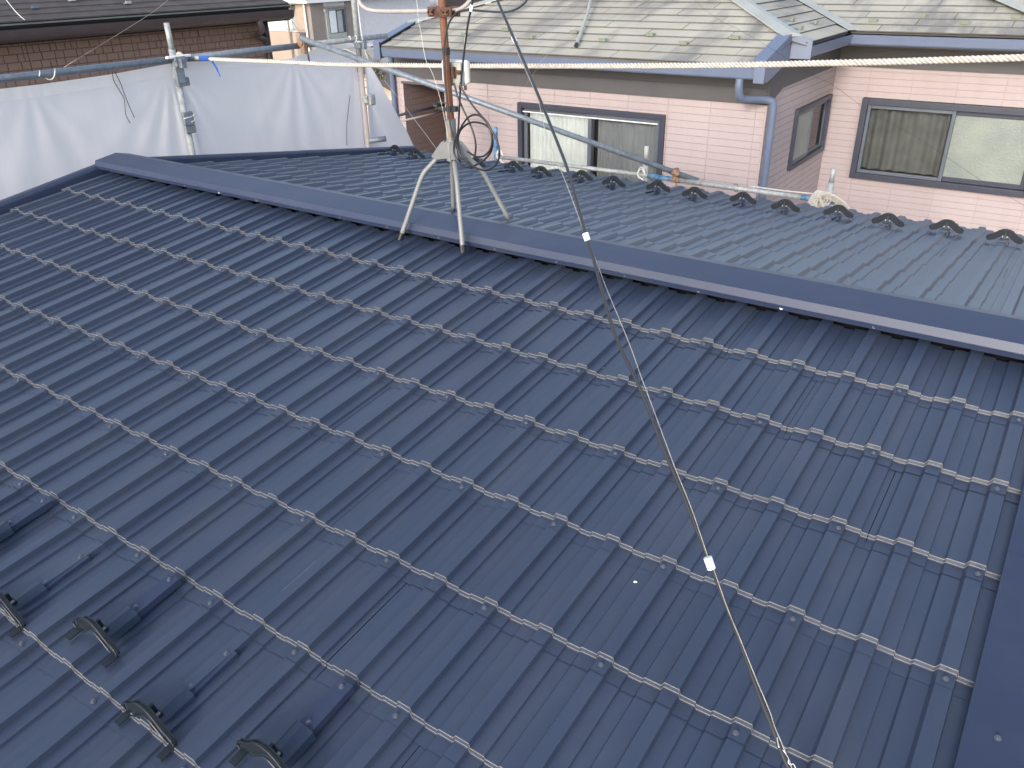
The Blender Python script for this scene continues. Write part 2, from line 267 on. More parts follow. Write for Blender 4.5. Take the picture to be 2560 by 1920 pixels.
M['wire_white'] = mat('pale_wire', (.75, .73, .68), rough=.5)
M['rope'] = mat('cotton_rope', (.54, .50, .455), rough=.9, n_amt=.12, n_scale=40, bump=.3, b_scale=300)
M['plastic'] = mat('amp_plastic', (.62, .62, .58), rough=.45, n_amt=.06)
M['plastic_d'] = mat('amp_plastic_weathered', (.36, .37, .34), rough=.6, n_amt=.25, n_scale=18)
M['bar'] = mat('bar_grey_paint', (.38, .355, .335), rough=.5, n_amt=.1)
M['blue_tape'] = mat('blue_tape', (.02, .09, .36), rough=.4)
M['iron'] = mat('dark_iron', (.05, .05, .055), rough=.5, metal=.5)
# pink siding: faint tile-print relief
def siding(name, col, colb):
    m = mat(name, col, rough=.65, n_amt=.05, n_scale=.8, tint2=colb)
    N, L, b = mnodes(m); tc = N.new('ShaderNodeTexCoord')
    wv = N.new('ShaderNodeTexWave'); wv.bands_direction = 'DIAGONAL'; wv.inputs['Scale'].default_value = 16; wv.inputs['Distortion'].default_value = .6
    mp = N.new('ShaderNodeMapping'); mp.inputs['Scale'].default_value = (1, 1, .02); L.new(tc.outputs['Object'], mp.inputs[0]); L.new(mp.outputs[0], wv.inputs['Vector'])
    bp = N.new('ShaderNodeBump'); bp.inputs['Strength'].default_value = .25; bp.inputs['Distance'].default_value = .003
    L.new(wv.outputs['Fac'], bp.inputs['Height']); L.new(bp.outputs[0], b.inputs['Normal']); return m
M['pink'] = siding('pink_siding', (.42, .348, .352), (.455, .38, .383))
M['pink_shade'] = siding('shaded_pink_siding', (.31, .225, .21), (.34, .25, .235))  # shaded copy of the pink siding: recess shade put into the browner colour
vary(M['pink'], .02, (.36, .29, .27), 5, (1, 1, .18), .35)
M['pink_joint'] = mat('pink_sealant', (.35, .28, .28), rough=.8)
M['frieze'] = mat('grey_frieze_board', (.085, .082, .088), rough=.6, n_amt=.06)
M['gutter'] = mat('blue_grey_gutter', (.125, .155, .23), rough=.38, n_amt=.05)
M['win'] = mat('dark_aluminium', (.055, .06, .085), rough=.4, n_amt=.05, metal=.2)
M['win_in'] = mat('grey_aluminium', (.12, .14, .17), rough=.4, n_amt=.05, metal=.2)
M['curtain'] = mat('white_lace_curtain', (.66, .70, .72), rough=.9, n_amt=.06)
M['curtain_grey'] = mat('grey_green_curtain', (.34, .355, .36), rough=.9, n_amt=.1)
M['curtain_olive'] = mat('olive_curtain', (.185, .19, .175), rough=.9, n_amt=.2)
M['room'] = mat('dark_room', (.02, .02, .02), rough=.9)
M['plain_pink'] = mat('pink_wall_plain', (.52, .35, .33), rough=.7)
M['white_wall'] = mat('white_wall', (.80, .79, .78), rough=.7, n_amt=.03)
M['beige'] = mat('beige_wall', (.40, .31, .245), rough=.8, n_amt=.06, n_scale=3)
M['brown_wall'] = mat('taupe_wall', (.26, .22, .195), rough=.8, n_amt=.08, n_scale=3)
M['lavender'] = mat('lavender_wall', (.62, .60, .64), rough=.7, n_amt=.05)
M['grey_wall'] = mat('grey_panel_wall', (.42, .40, .42), rough=.6, n_amt=.05)
M['cream'] = mat('cream_wall', (.68, .56, .46), rough=.8, n_amt=.05)
M['brick'] = mat('brown_tile', (.31, .205, .17), rough=.75, n_amt=.22, n_scale=7, tint2=(.24, .175, .15), bump=.35, b_scale=60)
M['mortar'] = mat('tile_joint', (.115, .085, .075), rough=.9)
M['brown_gutter'] = mat('brown_gutter', (.055, .042, .046), rough=.4, n_amt=.1)
M['brown_slate'] = mat('brown_slate', (.068, .056, .055), rough=.75, n_amt=.2, n_scale=5, tint2=(.10, .085, .08), bump=.3)
M['slate_edge'] = mat('slate_edge', (.115, .108, .095), rough=.9)  # dark cut edge, with the shadow gaps between slates put into its colour
M['eave_metal'] = mat('eave_metal', (.13, .15, .14), rough=.5)
M['lead'] = mat('green_grey_flashing', (.36, .375, .35), rough=.5, n_amt=.1, n_scale=5)
M['stop'] = mat('green_snow_stop', (.22, .25, .20), rough=.5)
M['ground'] = mat('concrete_ground', (.24, .235, .22), rough=.95, n_amt=.2, n_scale=1.5, bump=.3)
M['concrete'] = mat('concrete_post', (.45, .44, .42), rough=.8, n_amt=.1, n_scale=12)
M['vine'] = mat('dry_vine', (.23, .17, .12), rough=.9, n_amt=.4)
M['red_leaf'] = mat('red_leaf', (.32, .06, .045), rough=.7, n_amt=.4)
# weathered slate with lichen-grey and dark run stains down the slope
def slate_mat():
    m = mat('weathered_slate', (.40, .38, .325), rough=.85, n_amt=.1, n_scale=1.3, tint2=(.48, .455, .39), bump=.25, b_scale=45)
    N, L, b = mnodes(m); old = b.inputs['Base Color'].links[0].from_socket; tc = N.new('ShaderNodeTexCoord')
    mp = N.new('ShaderNodeMapping'); mp.inputs['Rotation'].default_value = (0, 0, .5); mp.inputs['Scale'].default_value = (1.7, .45, .45); L.new(tc.outputs['Object'], mp.inputs[0])
    nz = N.new('ShaderNodeTexNoise'); nz.inputs['Scale'].default_value = 1.5; nz.inputs['Detail'].default_value = 5; nz.inputs['Roughness'].default_value = .55; L.new(mp.outputs[0], nz.inputs['Vector'])
    r = N.new('ShaderNodeMapRange'); r.inputs['From Min'].default_value = .47; r.inputs['From Max'].default_value = .62; r.inputs['To Max'].default_value = .9; L.new(nz.outputs['Fac'], r.inputs['Value'])
    mx = N.new('ShaderNodeMix'); mx.data_type = 'RGBA'; mx.inputs['B'].default_value = (.21, .205, .20, 1)
    L.new(r.outputs[0], mx.inputs['Factor']); L.new(old, mx.inputs['A'])
    n2 = N.new('ShaderNodeTexNoise'); n2.inputs['Scale'].default_value = 3.0; L.new(tc.outputs['Object'], n2.inputs['Vector'])
    r2 = N.new('ShaderNodeMapRange'); r2.inputs['From Min'].default_value = .55; r2.inputs['From Max'].default_value = .75; r2.inputs['To Max'].default_value = .35; L.new(n2.outputs['Fac'], r2.inputs['Value'])
    m2 = N.new('ShaderNodeMix'); m2.data_type = 'RGBA'; m2.inputs['B'].default_value = (.50, .42, .30, 1)
    L.new(r2.outputs[0], m2.inputs['Factor']); L.new(mx.outputs['Result'], m2.inputs['A']); L.new(m2.outputs['Result'], b.inputs['Base Color'])
    return m
M['slate'] = slate_mat()
def cloth(name, col, tr=.35):
    m = bpy.data.materials.new(name); m.use_nodes = True; t = m.node_tree; N = t.nodes; L = t.links
    for q in list(N): N.remove(q)
    out = N.new('ShaderNodeOutputMaterial'); d = N.new('ShaderNodeBsdfDiffuse'); tl = N.new('ShaderNodeBsdfTranslucent'); mx = N.new('ShaderNodeMixShader')
    tc = N.new('ShaderNodeTexCoord'); nz = N.new('ShaderNodeTexNoise'); nz.inputs['Scale'].default_value = 1.6; nz.inputs['Detail'].default_value = 7; L.new(tc.outputs['Object'], nz.inputs['Vector'])
    cr = N.new('ShaderNodeMix'); cr.data_type = 'RGBA'; cr.inputs['A'].default_value = (*[c*.86 for c in col], 1); cr.inputs['B'].default_value = (*col, 1); L.new(nz.outputs['Fac'], cr.inputs['Factor'])
    L.new(cr.outputs['Result'], d.inputs[0]); L.new(cr.outputs['Result'], tl.inputs[0]); mx.inputs[0].default_value = tr
    n3 = N.new('ShaderNodeTexNoise'); n3.inputs['Scale'].default_value = 5; n3.inputs['Detail'].default_value = 6
    mp = N.new('ShaderNodeMapping'); mp.inputs['Scale'].default_value = (1, 1.6, .35); L.new(tc.outputs['Object'], mp.inputs[0]); L.new(mp.outputs[0], n3.inputs['Vector'])
    bp = N.new('ShaderNodeBump'); bp.inputs['Strength'].default_value = .18; bp.inputs['Distance'].default_value = .02; L.new(n3.outputs['Fac'], bp.inputs['Height'])
    L.new(bp.outputs[0], d.inputs['Normal']); L.new(bp.outputs[0], tl.inputs['Normal'])
    L.new(d.outputs[0], mx.inputs[1]); L.new(tl.outputs[0], mx.inputs[2]); L.new(mx.outputs[0], out.inputs[0]); return m
M['tarp'] = cloth('white_mesh_sheet', (.90, .89, .92), .5)
M['hem'] = cloth('white_hem', (.93, .92, .93), .2)
def glass(name, tint, frost=0.0, refl=1.0, alpha=.75):
    m = bpy.data.materials.new(name); m.use_nodes = True; t = m.node_tree; N = t.nodes; L = t.links
    for q in list(N): N.remove(q)
    out = N.new('ShaderNodeOutputMaterial'); tr = N.new('ShaderNodeBsdfTransparent'); tr.inputs[0].default_value = (*tint, 1)
    gl = N.new('ShaderNodeBsdfGlossy'); gl.inputs['Roughness'].default_value = .08; fr = N.new('ShaderNodeFresnel'); fr.inputs[0].default_value = 1.5
    mx = N.new('ShaderNodeMixShader'); L.new(fr.outputs[0], mx.inputs[0]); L.new(tr.outputs[0], mx.inputs[1]); L.new(gl.outputs[0], mx.inputs[2]); L.new(mx.outputs[0], out.inputs[0]); return m
M['glass'] = glass('window_glass', (.96, .97, .96))
M['glass_dark'] = glass('tinted_window_glass', (.87, .88, .89))
def frosted():
    m = mat('frosted_glass', (.215, .25, .235), rough=.35, n_amt=.1, n_scale=2.5, bump=.6, b_scale=90, tint2=(.27, .30, .26)); return m
M['frost'] = frosted()
# ------------------------------------------------------------------ ground + sky are the setting
g = MB(); g.poly([(-300, -300, -6), (300, -300, -6), (300, 300, -6), (-300, 300, -6)]).build('ground', M['ground'], kind='structure')

# ================================================================== the navy metal roof
TH = math.radians(8.45); ct, st = math.cos(TH), math.sin(TH); TT = math.tan(TH)
S = 0.33; PT = 0.159044628; APY = .07; APZ = APY*TT
HS = .0145
house = thing('house', 'house under the navy blue ribbed metal roof that fills the foreground', 'house', (0, 0, -6))
PROF = [(0.0, 0.0), (.016, -.0155), (.235, -.0160), (.246, -.0228), (.455, -.0228), (.485, -.0160), (.735, -.0155), (.785, 0.0), (1.0, 0.0)]
def hprof(u):
    f = u - math.floor(u)
    for (a, ha), (b, hb) in zip(PROF, PROF[1:]):
        if a <= f <= b: return ha + (hb-ha)*(f-a)/(b-a)
    return 0
def panel_us(u0, u1):
    us = [u0]
    for i in range(math.floor(u0)-1, math.ceil(u1)+1):
        for f, _ in PROF[:-1]:
            for d in ((-.012, 0, .012) if f in (.735, .785, .485) else (-.010, .004)) if False else (0,):
                if u0 + 1e-4 < i+f+d < u1 - 1e-4: us.append(i+f+d)
    us.append(u1); return us
PCACHE = {}
def panel_mesh(f0, n, far=False):
    """one ribbed panel: front lip, sloping front face, rolled foot and lower flange; local y up-slope, z normal"""
    key = (round(f0, 3), round(n, 3), far)
    if key in PCACHE: return PCACHE[key]
    us = panel_us(f0, f0+n); m = MB(); vs = []
    tilt = HS/S
    rows = [(S - .012, -HS + tilt*.012), (.0030, -.0002), (.0010, -.0007), (.0002, -.0020), (-.0012, -HS+.0058), (-.0020, -HS+.0034), (-.0050, -HS+.0022),
            (-.042, -HS+tilt*.042+.0017)]
    g_ = [[Vector(((u-f0)*PT + (.0009 if k == 0 else (-.0009 if k == len(us)-1 else 0)), y, z + hprof(u))) for k, u in enumerate(us)] for y, z in rows]
    m.grid(g_)
    # side skirts so the joints between panels read as gaps
    n_ = len(us)
    for bi, rr in (() if far else ((2, .0012), (5, .0012))):
        m.tube([g_[bi][k] for k in range(len(us))], rr, 5)
    me = m.mesh('roof_panel', [M['navy'], M['hem_edge']])
    nf = (len(rows)-1)*(len(us)-1)
    for i_, pl in enumerate(me.polygons):
        if i_ >= nf: pl.material_index = 1
    PCACHE[key] = me; return me
def near_pt(x, v, h=0):      # v = signed distance up-slope from the reference line
    return Vector((x, v*ct - h*st, v*st + h*ct))
def far_pt(x, v, h=0):       # v = distance down the far slope from the apex
    return Vector((x, APY + v*ct + h*st, APZ - v*st + h*ct))
U0, U1 = -16.72, 16.24
def add_panels(side, c, seams):
    cuts = [U0] + [q for q in seams if U0 + .6 < q < U1 - .6] + [U1]
    for a, b in zip(cuts, cuts[1:]):
        if side == 'near':
            me = panel_mesh(a - math.floor(a), b-a); loc = near_pt(a*PT, -c*S, random.uniform(-.0004, .0006))
            o = link('roof_panel', me, house, loc); o.rotation_euler = (TH, 0, 0)
        else:
            f0 = (-b) - math.floor(-b)
            me = panel_mesh(f0, b-a, True); loc = far_pt(b*PT, .31 + S*c, random.uniform(-.0004, .0006))
            o = link('roof_panel', me, house, loc); o.rotation_euler = (TH, 0, PI)
for c in range(1, 9):
    add_panels('near', c, [-2 + 2*(c-1) + 12*k + .35 for k in range(-4, 4)])
for c in range(0, 9):
    add_panels('far', c, [-1 - 2*c + 12*k - .35 for k in range(-3, 5)])
# deck and body
d = MB()
XL, XR = -2.73, 2.95
for A, B, h in ((near_pt, -2.62, -.06),):
    a = near_pt(0, -2.62, -.062); b = Vector((0, APY, APZ-.062)); e = far_pt(0, 2.94, -.062)
    prof = [a, b, e, e + Vector((0, 0, -.05)), b + Vector((0, 0, -.05)), a + Vector((0, 0, -.05))]
    d.extrude([Vector((0, p.y, p.z)) for p in prof], (XL+.03, 0, 0), (XR-.03, 0, 0), closed=True)
d.build('roof_deck', M['deck'], house)
MB().box(XL+.25, XR-.3, -2.2, 2.6, -6, -.52).build('wall', M['cream'], house)
# panel screws on the high ribs
scr = MB(); scr.tube([(0, 0, 0), (0, 0, .0012)], .0068, 10); scr.tube([(0, 0, .0012), (0, 0, .0022), (0, 0, .0055)], .0042, 6)
scr_me = scr.mesh('screw', M['screw'])
def screw(P, rot): o = link('screw', scr_me, house, P); o.rotation_euler = rot
for c in range(1, 8):
    for i in range(-16, 17, 2):
        jx, jv = random.uniform(-.007, .007), random.uniform(-.004, .004)
        screw(near_pt((i-.115)*PT + jx, -c*S - .026 + jv, -HS + .0042), (TH, 0, random.random()))
# ridge cap: two lengths, joint at x = .85
def cap_prof(dz=0.0, g_=0.0):
    n = [(-.0490, -.003), (-.0510, -.0035), (-.0520, -.0015), (-.0600, .0165), (-.0618, .0180), (-.0604, .0198), (-.0510, .0475), (-.0485, .0490)]
    p = [(y - g_, z + dz) for y, z in n] + [(.098, .0708+dz)] + [(.14 - (y-g_), z+dz) for y, z in n[::-1]]
    return [Vector((0, y, z)) for y, z in p]
capm = MB(); pr = cap_prof(); capm.extrude(pr, (-2.685, 0, 0), (.856, 0, 0))
capm.add([p + Vector((-2.685, 0, 0)) for p in pr], [tuple(range(len(pr)))])
capm.build('ridge_cap', M['navy_cap'], house)
capm = MB(); capm.extrude(cap_prof(.0016, .0014), (.848, 0, 0), (XR, 0, 0)); capm.build('ridge_cap', M['navy_cap'], house)
for i in range(-17, 18, 2):
    if i == 15: continue
    screw(Vector(((i-.1)*PT, -.0560, .0078)), (PI/2+.4, 0, .3*i))
# left verge trim, both slopes, and wide right verge trim
vt = [(-2.742, -.13), (-2.742, .008), (-2.738, .017), (-2.726, .024), (-2.700, .027), (-2.676, .025), (-2.662, .017), (-2.658, .008), (-2.658, -.034)]
def verge(prof, v0, v1, ptf, name):
    m = MB(); A = [ptf(x, v0, h) for x, h in prof]; B = [ptf(x, v1, h) for x, h in prof]; n = len(A)
    m.add(A + B, [(i, i+1, n+i+1, n+i) for i in range(n-1)]); return m.build(name, M['navy_cap'], house, smooth=False)
verge(vt, .06, -1.27, near_pt, 'verge_trim'); verge([(x, h+.0015) for x, h in vt], -1.262, -2.66, near_pt, 'verge_trim')
verge(vt, .08, 1.62, far_pt, 'verge_trim'); verge([(x, h+.0015) for x, h in vt], 1.612, 2.97, far_pt, 'verge_trim')
rt = [(2.578, -.03), (2.578, .0045), (2.581, .0068), (2.93, .0075), (2.935, .005), (2.935, -.13)]
verge(rt, -.02, -.935, near_pt, 'verge_trim'); verge([(x, h+.0014) for x, h in rt], -.929, -2.66, near_pt, 'verge_trim')
verge(rt, .08, 2.97, far_pt, 'verge_trim')
for v in (-.48, -1.447, -2.3): screw(near_pt(2.635, v, .0085), (TH, 0, .4))
# eave gutters of our roof
for ptf, v, sgn in ((near_pt, -2.68, -1), (far_pt, 2.99, 1)):
    a = ptf(0, v, -.07); m = MB(); q = []
    for k in range(9):
        t = PI*k/8; q.append(Vector((0, a.y + sgn*.055 - .055*math.cos(t)*sgn*-1*-1, a.z - .055*math.sin(t))))
    m.extrude(q, (XL, 0, 0), (XR, 0, 0)); m.build('gutter', M['brown_gutter'], house)

# ================================================================== snow guards
def make_guard():
    t = thing('snow_guard', '', 'snow guard')
    z0 = 0.0
    # cover clamped over the rib
    m = MB(); rows = []
    for j, y in enumerate((-.002, .010, .045, .086)):
        r = []
        for x, z in ((-.030, -.014), (-.026, .006), (-.018, .012), (0, .0145), (.018, .012), (.026, .006), (.030, -.014)):
            k = 1.0 if j else .96
            r.append(Vector((x*k, y, z + (.004 if j == 0 else 0))))
        rows.append(r)
    m.grid(rows); m.poly([p for p in rows[-1]]); m.poly([p for p in rows[0]][::-1]); m.build('rib_cover', M['guard_cover'], t, smooth=False, wloc=(0, 0, 0))
    m = MB(); m.box(-.019, .019, .084, .215, .0015, .0042); m.box(.0185, .0215, .02, .215, -.016, .0042); m.build('strap', M['navy_cap'], t, wloc=(0, 0, 0))
    # arched plate with drooping wing ends
    top = [(-.089, .000), (-.094, .010), (-.090, .020), (-.079, .027), (-.064, .033), (-.049, .044), (-.035, .056), (-.018, .065), (0, .067)]
    bot = [(-.082, -.005), (-.072, -.005), (-.064, -.003), (-.053, .001), (-.042, .009), (-.030, .018), (-.017, .027), (-.008, .031), (0, .032)]
    tp = top + [(-x, z) for x, z in top[::-1][1:]]; bt = bot + [(-x, z) for x, z in bot[::-1][1:]]
    m = MB(); n = len(tp)
    def lean(z): return -.014 + z*.14
    f = [Vector((x, lean(z), z)) for x, z in tp] + [Vector((x, lean(z), z)) for x, z in bt]
    b_ = [p + Vector((0, .004, 0)) for p in f]
    m.add(f + b_, [(i, n+i, n+i+1, i+1) for i in range(n-1)] + [(2*n+i, 2*n+i+1, 3*n+i+1, 3*n+i) for i in range(n-1)] +
          [(i, i+1, 2*n+i+1, 2*n+i) for i in range(n-1)] + [(n+i, 3*n+i, 3*n+i+1, n+i+1) for i in range(n-1)] + [(0, 2*n, 3*n, n), (n-1, 2*n-1, 4*n-1, 3*n-1)])
    # rolled rim along the top edge
    m.tube([Vector((x, lean(z) - .006, z)) for x, z in tp], .0030, 6)
    m.tube([Vector((x, lean(z) - .005, z)) for x, z in bt[2:-2]], .0022, 5)
    m.build('arch_plate', M['guard'], t, smooth=False, wloc=(0, 0, 0))
    for sx in (-1, 1):
        m = MB(); m.box(sx*.080-.010, sx*.080+.010, -.052, -.014, -.007, -.004); m.build('foot_tab', M['guard'], t, wloc=(0, 0, 0))
    m = MB(); m.box(-.004, .004, -.004, .012, .012, .050); m.box(-.012, .012, .0, .016, .010, .022); m.build('web', M['guard'], t, wloc=(0, 0, 0))
    for sx in (-1, 1):
        m = MB(); m.tube([(sx*.0115, .002, .026), (sx*.0115, .011, .0265)], .0042, 8); m.build('bolt', M['bolt'], t, wloc=(0, 0, 0))
    for y in (.098, .200):
        o = link('screw', scr_me, t, (0, y, .0042))
    return t
gd = make_guard(); first = True
ordw = ['first', 'second', 'third', 'fourth', 'fifth', 'sixth', 'seventh', 'eighth', 'ninth', 'tenth', 'eleventh', 'twelfth', 'thirteenth', 'fourteenth', 'fifteenth', 'sixteenth']
near_lab = {1: 'black arched snow guard cut off by the left edge of the photo', 3: 'leftmost whole snow guard, cropped by the left edge near the bottom',
            5: 'black arched snow guard, upper one of the two in the lower left', 7: 'black arched snow guard overlapping the lowest seam line in the lower left',
            9: 'black arched snow guard at the bottom edge of the photo, cut off below'}
for i in (1, 3, 5, 7, 9):
    v = -(6.72 if i % 4 == 1 else 6.94)*S; P = near_pt((i-.06)*PT, v, (-.003 if i % 4 == 1 else -.015))
    o = gd if first else copy_tree(gd); first = False
    o.location = P; o.rotation_euler = (TH, 0, 0); tag(o, near_lab[i], 'snow guard', 'snow guards along the near eave')
n = 0
for i in range(-16, 15, 2):
    stag = .0 if (i//2) % 2 else .085
    P = far_pt((i-.10+.45)*PT, 2.46 + stag, .0)
    # rib centres on the far slope sit just right of the rib edge
    P = far_pt((i + .107)*PT, 2.43 + stag, -.004)
    o = copy_tree(gd); o.location = P; o.rotation_euler = (TH, 0, PI)
    where = {0: ' at the far left corner of the slope'}.get(n, '')
    tag(o, 'dark snow guard on the far roof slope, %s from the left%s' % (ordw[n] if n < 16 else 'last', ''), 'snow guard', 'snow guards along the far eave'); n += 1

# ================================================================== antenna mast, stand and what hangs on it
HUB = Vector((.157, .055, .37))
st_ = thing('mast_stand', 'grey four-legged steel antenna stand straddling the navy ridge', 'antenna stand', (.157, .055, .06))
for F, cp in (((-.039, -.12, -.010), 1), ((.332, -.12, -.010), 1), ((.017, .215, .052), 0), ((.339, .232, .048), 0)):
    F = Vector(F); dxy = Vector((F.x-HUB.x, F.y-HUB.y, 0)); u = dxy.normalized()
    p0 = HUB + u*.035 + Vector((0, 0, .015)); p1 = Vector((HUB.x, HUB.y, 0)) + dxy*.53 + Vector((0, 0, .285))
    pts = []
    a = p0; b = p1; c2 = F
    for k in range(7): t = k/6; pts.append(a.lerp(b, t*.82))
    for k in range(1, 6): t = k/6; q0 = a.lerp(b, .82); q2 = b.lerp(c2, .14); pts.append((1-t)**2*q0 + 2*t*(1-t)*b + t*t*q2)
    for k in range(8): t = .14 + .86*k/7; pts.append(b.lerp(c2, t))
    leg = MB(); leg.tube(pts, .0108, 12); lo = leg.build('leg', M['stand'], st_, smooth=True)
    if cp:
        dirn = (b-c2).normalized(); MB().tube([c2 - dirn*.004, c2 + dirn*.03], .0142, 12).build('rubber_foot', M['rubber'], lo)
    # gusset plate
    s_ = u.cross(Vector((0, 0, 1)))
    g_ = MB(); base = [HUB + u*.012 + Vector((0, 0, .052)), HUB + u*.034 + Vector((0, 0, .056)), HUB + u*.050 + Vector((0, 0, .046)), HUB + u*.092 + Vector((0, 0, -.008)), HUB + u*.078 + Vector((0, 0, -.020)), HUB + u*.012 + Vector((0, 0, -.018))]
    for sgn in (-1, 1): g_.prism([p + s_*sgn*.0125 for p in base], s_*sgn*.002)
    g_.prism([p - s_*.0125 for p in (base[1], base[2], base[3])] , s_*.025)
    go = g_.build('gusset_plate', M['stand'], st_)
    MB().tube([HUB + u*.06 + s_*-.017 + Vector((0, 0, .01)), HUB + u*.06 + s_*.017 + Vector((0, 0, .01))], .0045, 6).build('bolt', M['galv'], go)
m = MB(); m.tube([HUB + Vector((0, 0, -.03)), HUB + Vector((.001, 0, .055)), ], .026, 14); m.tube([HUB + Vector((0, 0, .05)), HUB + Vector((.002, 0, .150))], .0225, 14, cap=True)
m.build('socket', M['stand'], st_, smooth=False)
MB().box(.176, .186, .02, .034, .44, .475).build('clamp_bolt', M['rust_orange'], st_)
MP = [Vector(p) for p in G3['mast']]
mtop = MP[3] + (MP[3]-MP[1]).normalized()*.55
mast = thing('antenna_mast', 'rusty orange steel antenna mast rising out of the grey stand', 'mast', (.157, .055, .40))
ml = [Vector((.1595, .055, .40)), Vector((.159, .055, .515)), Vector((.1475, .055, .8717)), Vector((.1445, .055, .9935)), Vector((.133, .055, 1.5))]
MB().tube(ml, .0158, 16).build('pole', M['rust'], mast, smooth=True)
MB().tube([(.1535, .055, .783), (.1525, .055, .812)], .0172, 14).build('tape_band', M['iron'], mast)
for x_, z_ in ((.1, 1.3), (-.0, 1.45)): pass
m = MB(); m.tube([(-.25, .055, 1.42), (.5, .055, 1.42)], .009, 8)
for k in range(7): m.tube([(-.22+.11*k, -.12, 1.42), (-.22+.11*k, .23, 1.42)], .004, 6)
m.build('aerial', M['bar'], mast)
# mast strap clamp
sc_ = thing('mast_band', 'dark steel band clamp wrapped round the mast just above the stand', 'clamp', (.158, .055, .565))
m = MB(); m.tube([(.158, .055, .552), (.1575, .055, .575)], .0185, 16); m.box(.17, .196, .045, .065, .553, .575); m.box(.09, .146, .047, .060, .556, .566); m.box(.09, .146, .047, .060, .584, .588) ; m.box(.088, .092, .047, .06, .556, .588); m.build('band', M['iron'], sc_)
# U bar and its clamp
bt_ = thing('support_arm', 'pale grey curved tube arm clamped across the rusty mast', 'bracket arm', (.14, .075, .952))
MB().tube(spline(G3['bar'], 5), .0088, 12).build('arm', M['bar'], bt_, smooth=True)
cl = MB(); cl.box(.085, .208, .030, .040, .930, .968); cl.box(.085, .208, .086, .094, .930, .968)
for x_ in (.098, .118, .178, .196): cl.tube([(x_, .018, .949), (x_, .108, .949)], .0048, 6)
cl.box(.094, .122, .018, .030, .938, .960); cl.box(.172, .200, .018, .030, .938, .960)
cl.build('clamp', M['rust_dark'], bt_)
# booster box
bx = thing('signal_booster', 'weathered grey plastic booster box fixed to the mast above the cable coil', 'booster box', (.19, .095, .72))
b0, b1 = [Vector(p) for p in G3['box']]
x0, x1, zt_, zb = b0.x, b1.x, b0.z, b1.z
o = MB().box(x0, x1, .105, .135, zb, zt_).build('cover', M['plastic'], bx, bevel=.012)
o = MB().box(x0+.03, x1-.014, .080, .1045, zb-.004, zt_-.008).build('body', M['plastic_d'], bx, bevel=.004)
m = MB(); m.box(.148, .215, .066, .0715, .705, .722); m.box(.172, .185, .058, .071, .690, .735); m.build('bracket', M['rust_dark'], bx)
for x_ in (.196, .225): MB().tube([(x_, .085, zb-.018), (x_, .085, zb+.002)], .006, 8).build('connector', M['iron'], bx)
# cables
def single(name, label, cat, pts, r, mt, sides=8, k=6, group=None, smooth=True, on=None):
    if on is not None:
        return tag(MB().tube(spline(pts, k), r, sides).build(name, mt, on, smooth=smooth), label)
    P = spline(pts, k) if k > 1 else [Vector(p) for p in pts]
    o = MB().tube(P, r, sides).build(name, mt, None, smooth=smooth, wloc=P[0]); return tag(o, label, cat, group)
single('aerial_cable', 'black cable looping down from the upper right and running down the rusty mast', 'cable', G3['cable_a'], .0042, M['cable_g'])
cb = thing('coaxial_cable', 'black cable with a white tape tag dropping beside the mast into the lower coil loop', 'cable', G3['cable_b'][0])
MB().tube(spline(G3['cable_b'], 6), .0042, 8).build('sheath', M['cable'], cb, smooth=True)
MB().tube(G3['tape0'], .0066, 10).build('tape_tag', M['tape'], cb)
single('coaxial_cable', 'short black cable hanging from the booster box straight down through the coil', 'cable', G3['cable_c'], .0040, M['cable'])
single('coaxial_cable', 'black cable from the right of the booster box wound into the widest hanging coil', 'cable', G3['cable_d'], .0042, M['cable'])
single('thin_wire', 'thin pale wire running down beside the taped black cable', 'wire', G3['thread_b'], .0009, M['wire_white'], 5)
# diagonal guy cable
gy = thing('guy_cable', 'black cable with white tape tags stretched diagonally across the whole roof', 'cable', G3['guy'][0])
MB().tube(spline(G3['guy'], 5), .0050, 8).build('sheath', M['cable_g'], gy, smooth=True)
for nm in ('tape1', 'tape2', 'tape3'): MB().tube(G3[nm], .0082 if nm != 'tape3' else .0088, 10).build('tape_tag', M['tape'], gy)
gw = thing('guy_wire', 'thin bright steel wire running along the diagonal black cable, twisted at its lower end', 'wire', G3['guy_wire'][0])
MB().tube(spline(G3['guy_wire'], 5), .0010, 6).build('strand', M['wire'], gw, smooth=True)
MB().tube(spline(G3['guy_twist'], 5), .0010, 6).build('strand', M['wire_white'], gw, smooth=True)
MB().tube(spline(G3['guy_tail'], 5), .0010, 6).build('wire_tail', M['wire_white'], gw, smooth=True)
for nm, lb, mt in (('wire1', 'fine wire running from the stand hub up left towards the scaffold', 'wire'), ('wire2', 'fine wire running from the stand hub up right across the pink wall', 'wire'),
               ('wire3', 'pale crinkled wire hanging down the left side of the mast', 'wire_white'), ('wire4', 'very fine wire crossing the upper right of the photo in front of the windows', 'wire'),
               ('wire5', 'yellowish wire slanting across the brown tiled wall down to the tie', 'wire'), ('wire6', 'pale wire reaching down to the brown eave at the far left', 'wire_white')):
    r_ = .0005 if nm in ('wire2', 'wire4') else .0009
    if nm == 'wire6': r_ = .004
    single('fine_wire', lb, 'wire', G3[nm], r_ if nm != 'wire4' else .0004, M[mt] if nm != 'wire4' else M['iron'], 5, 4)

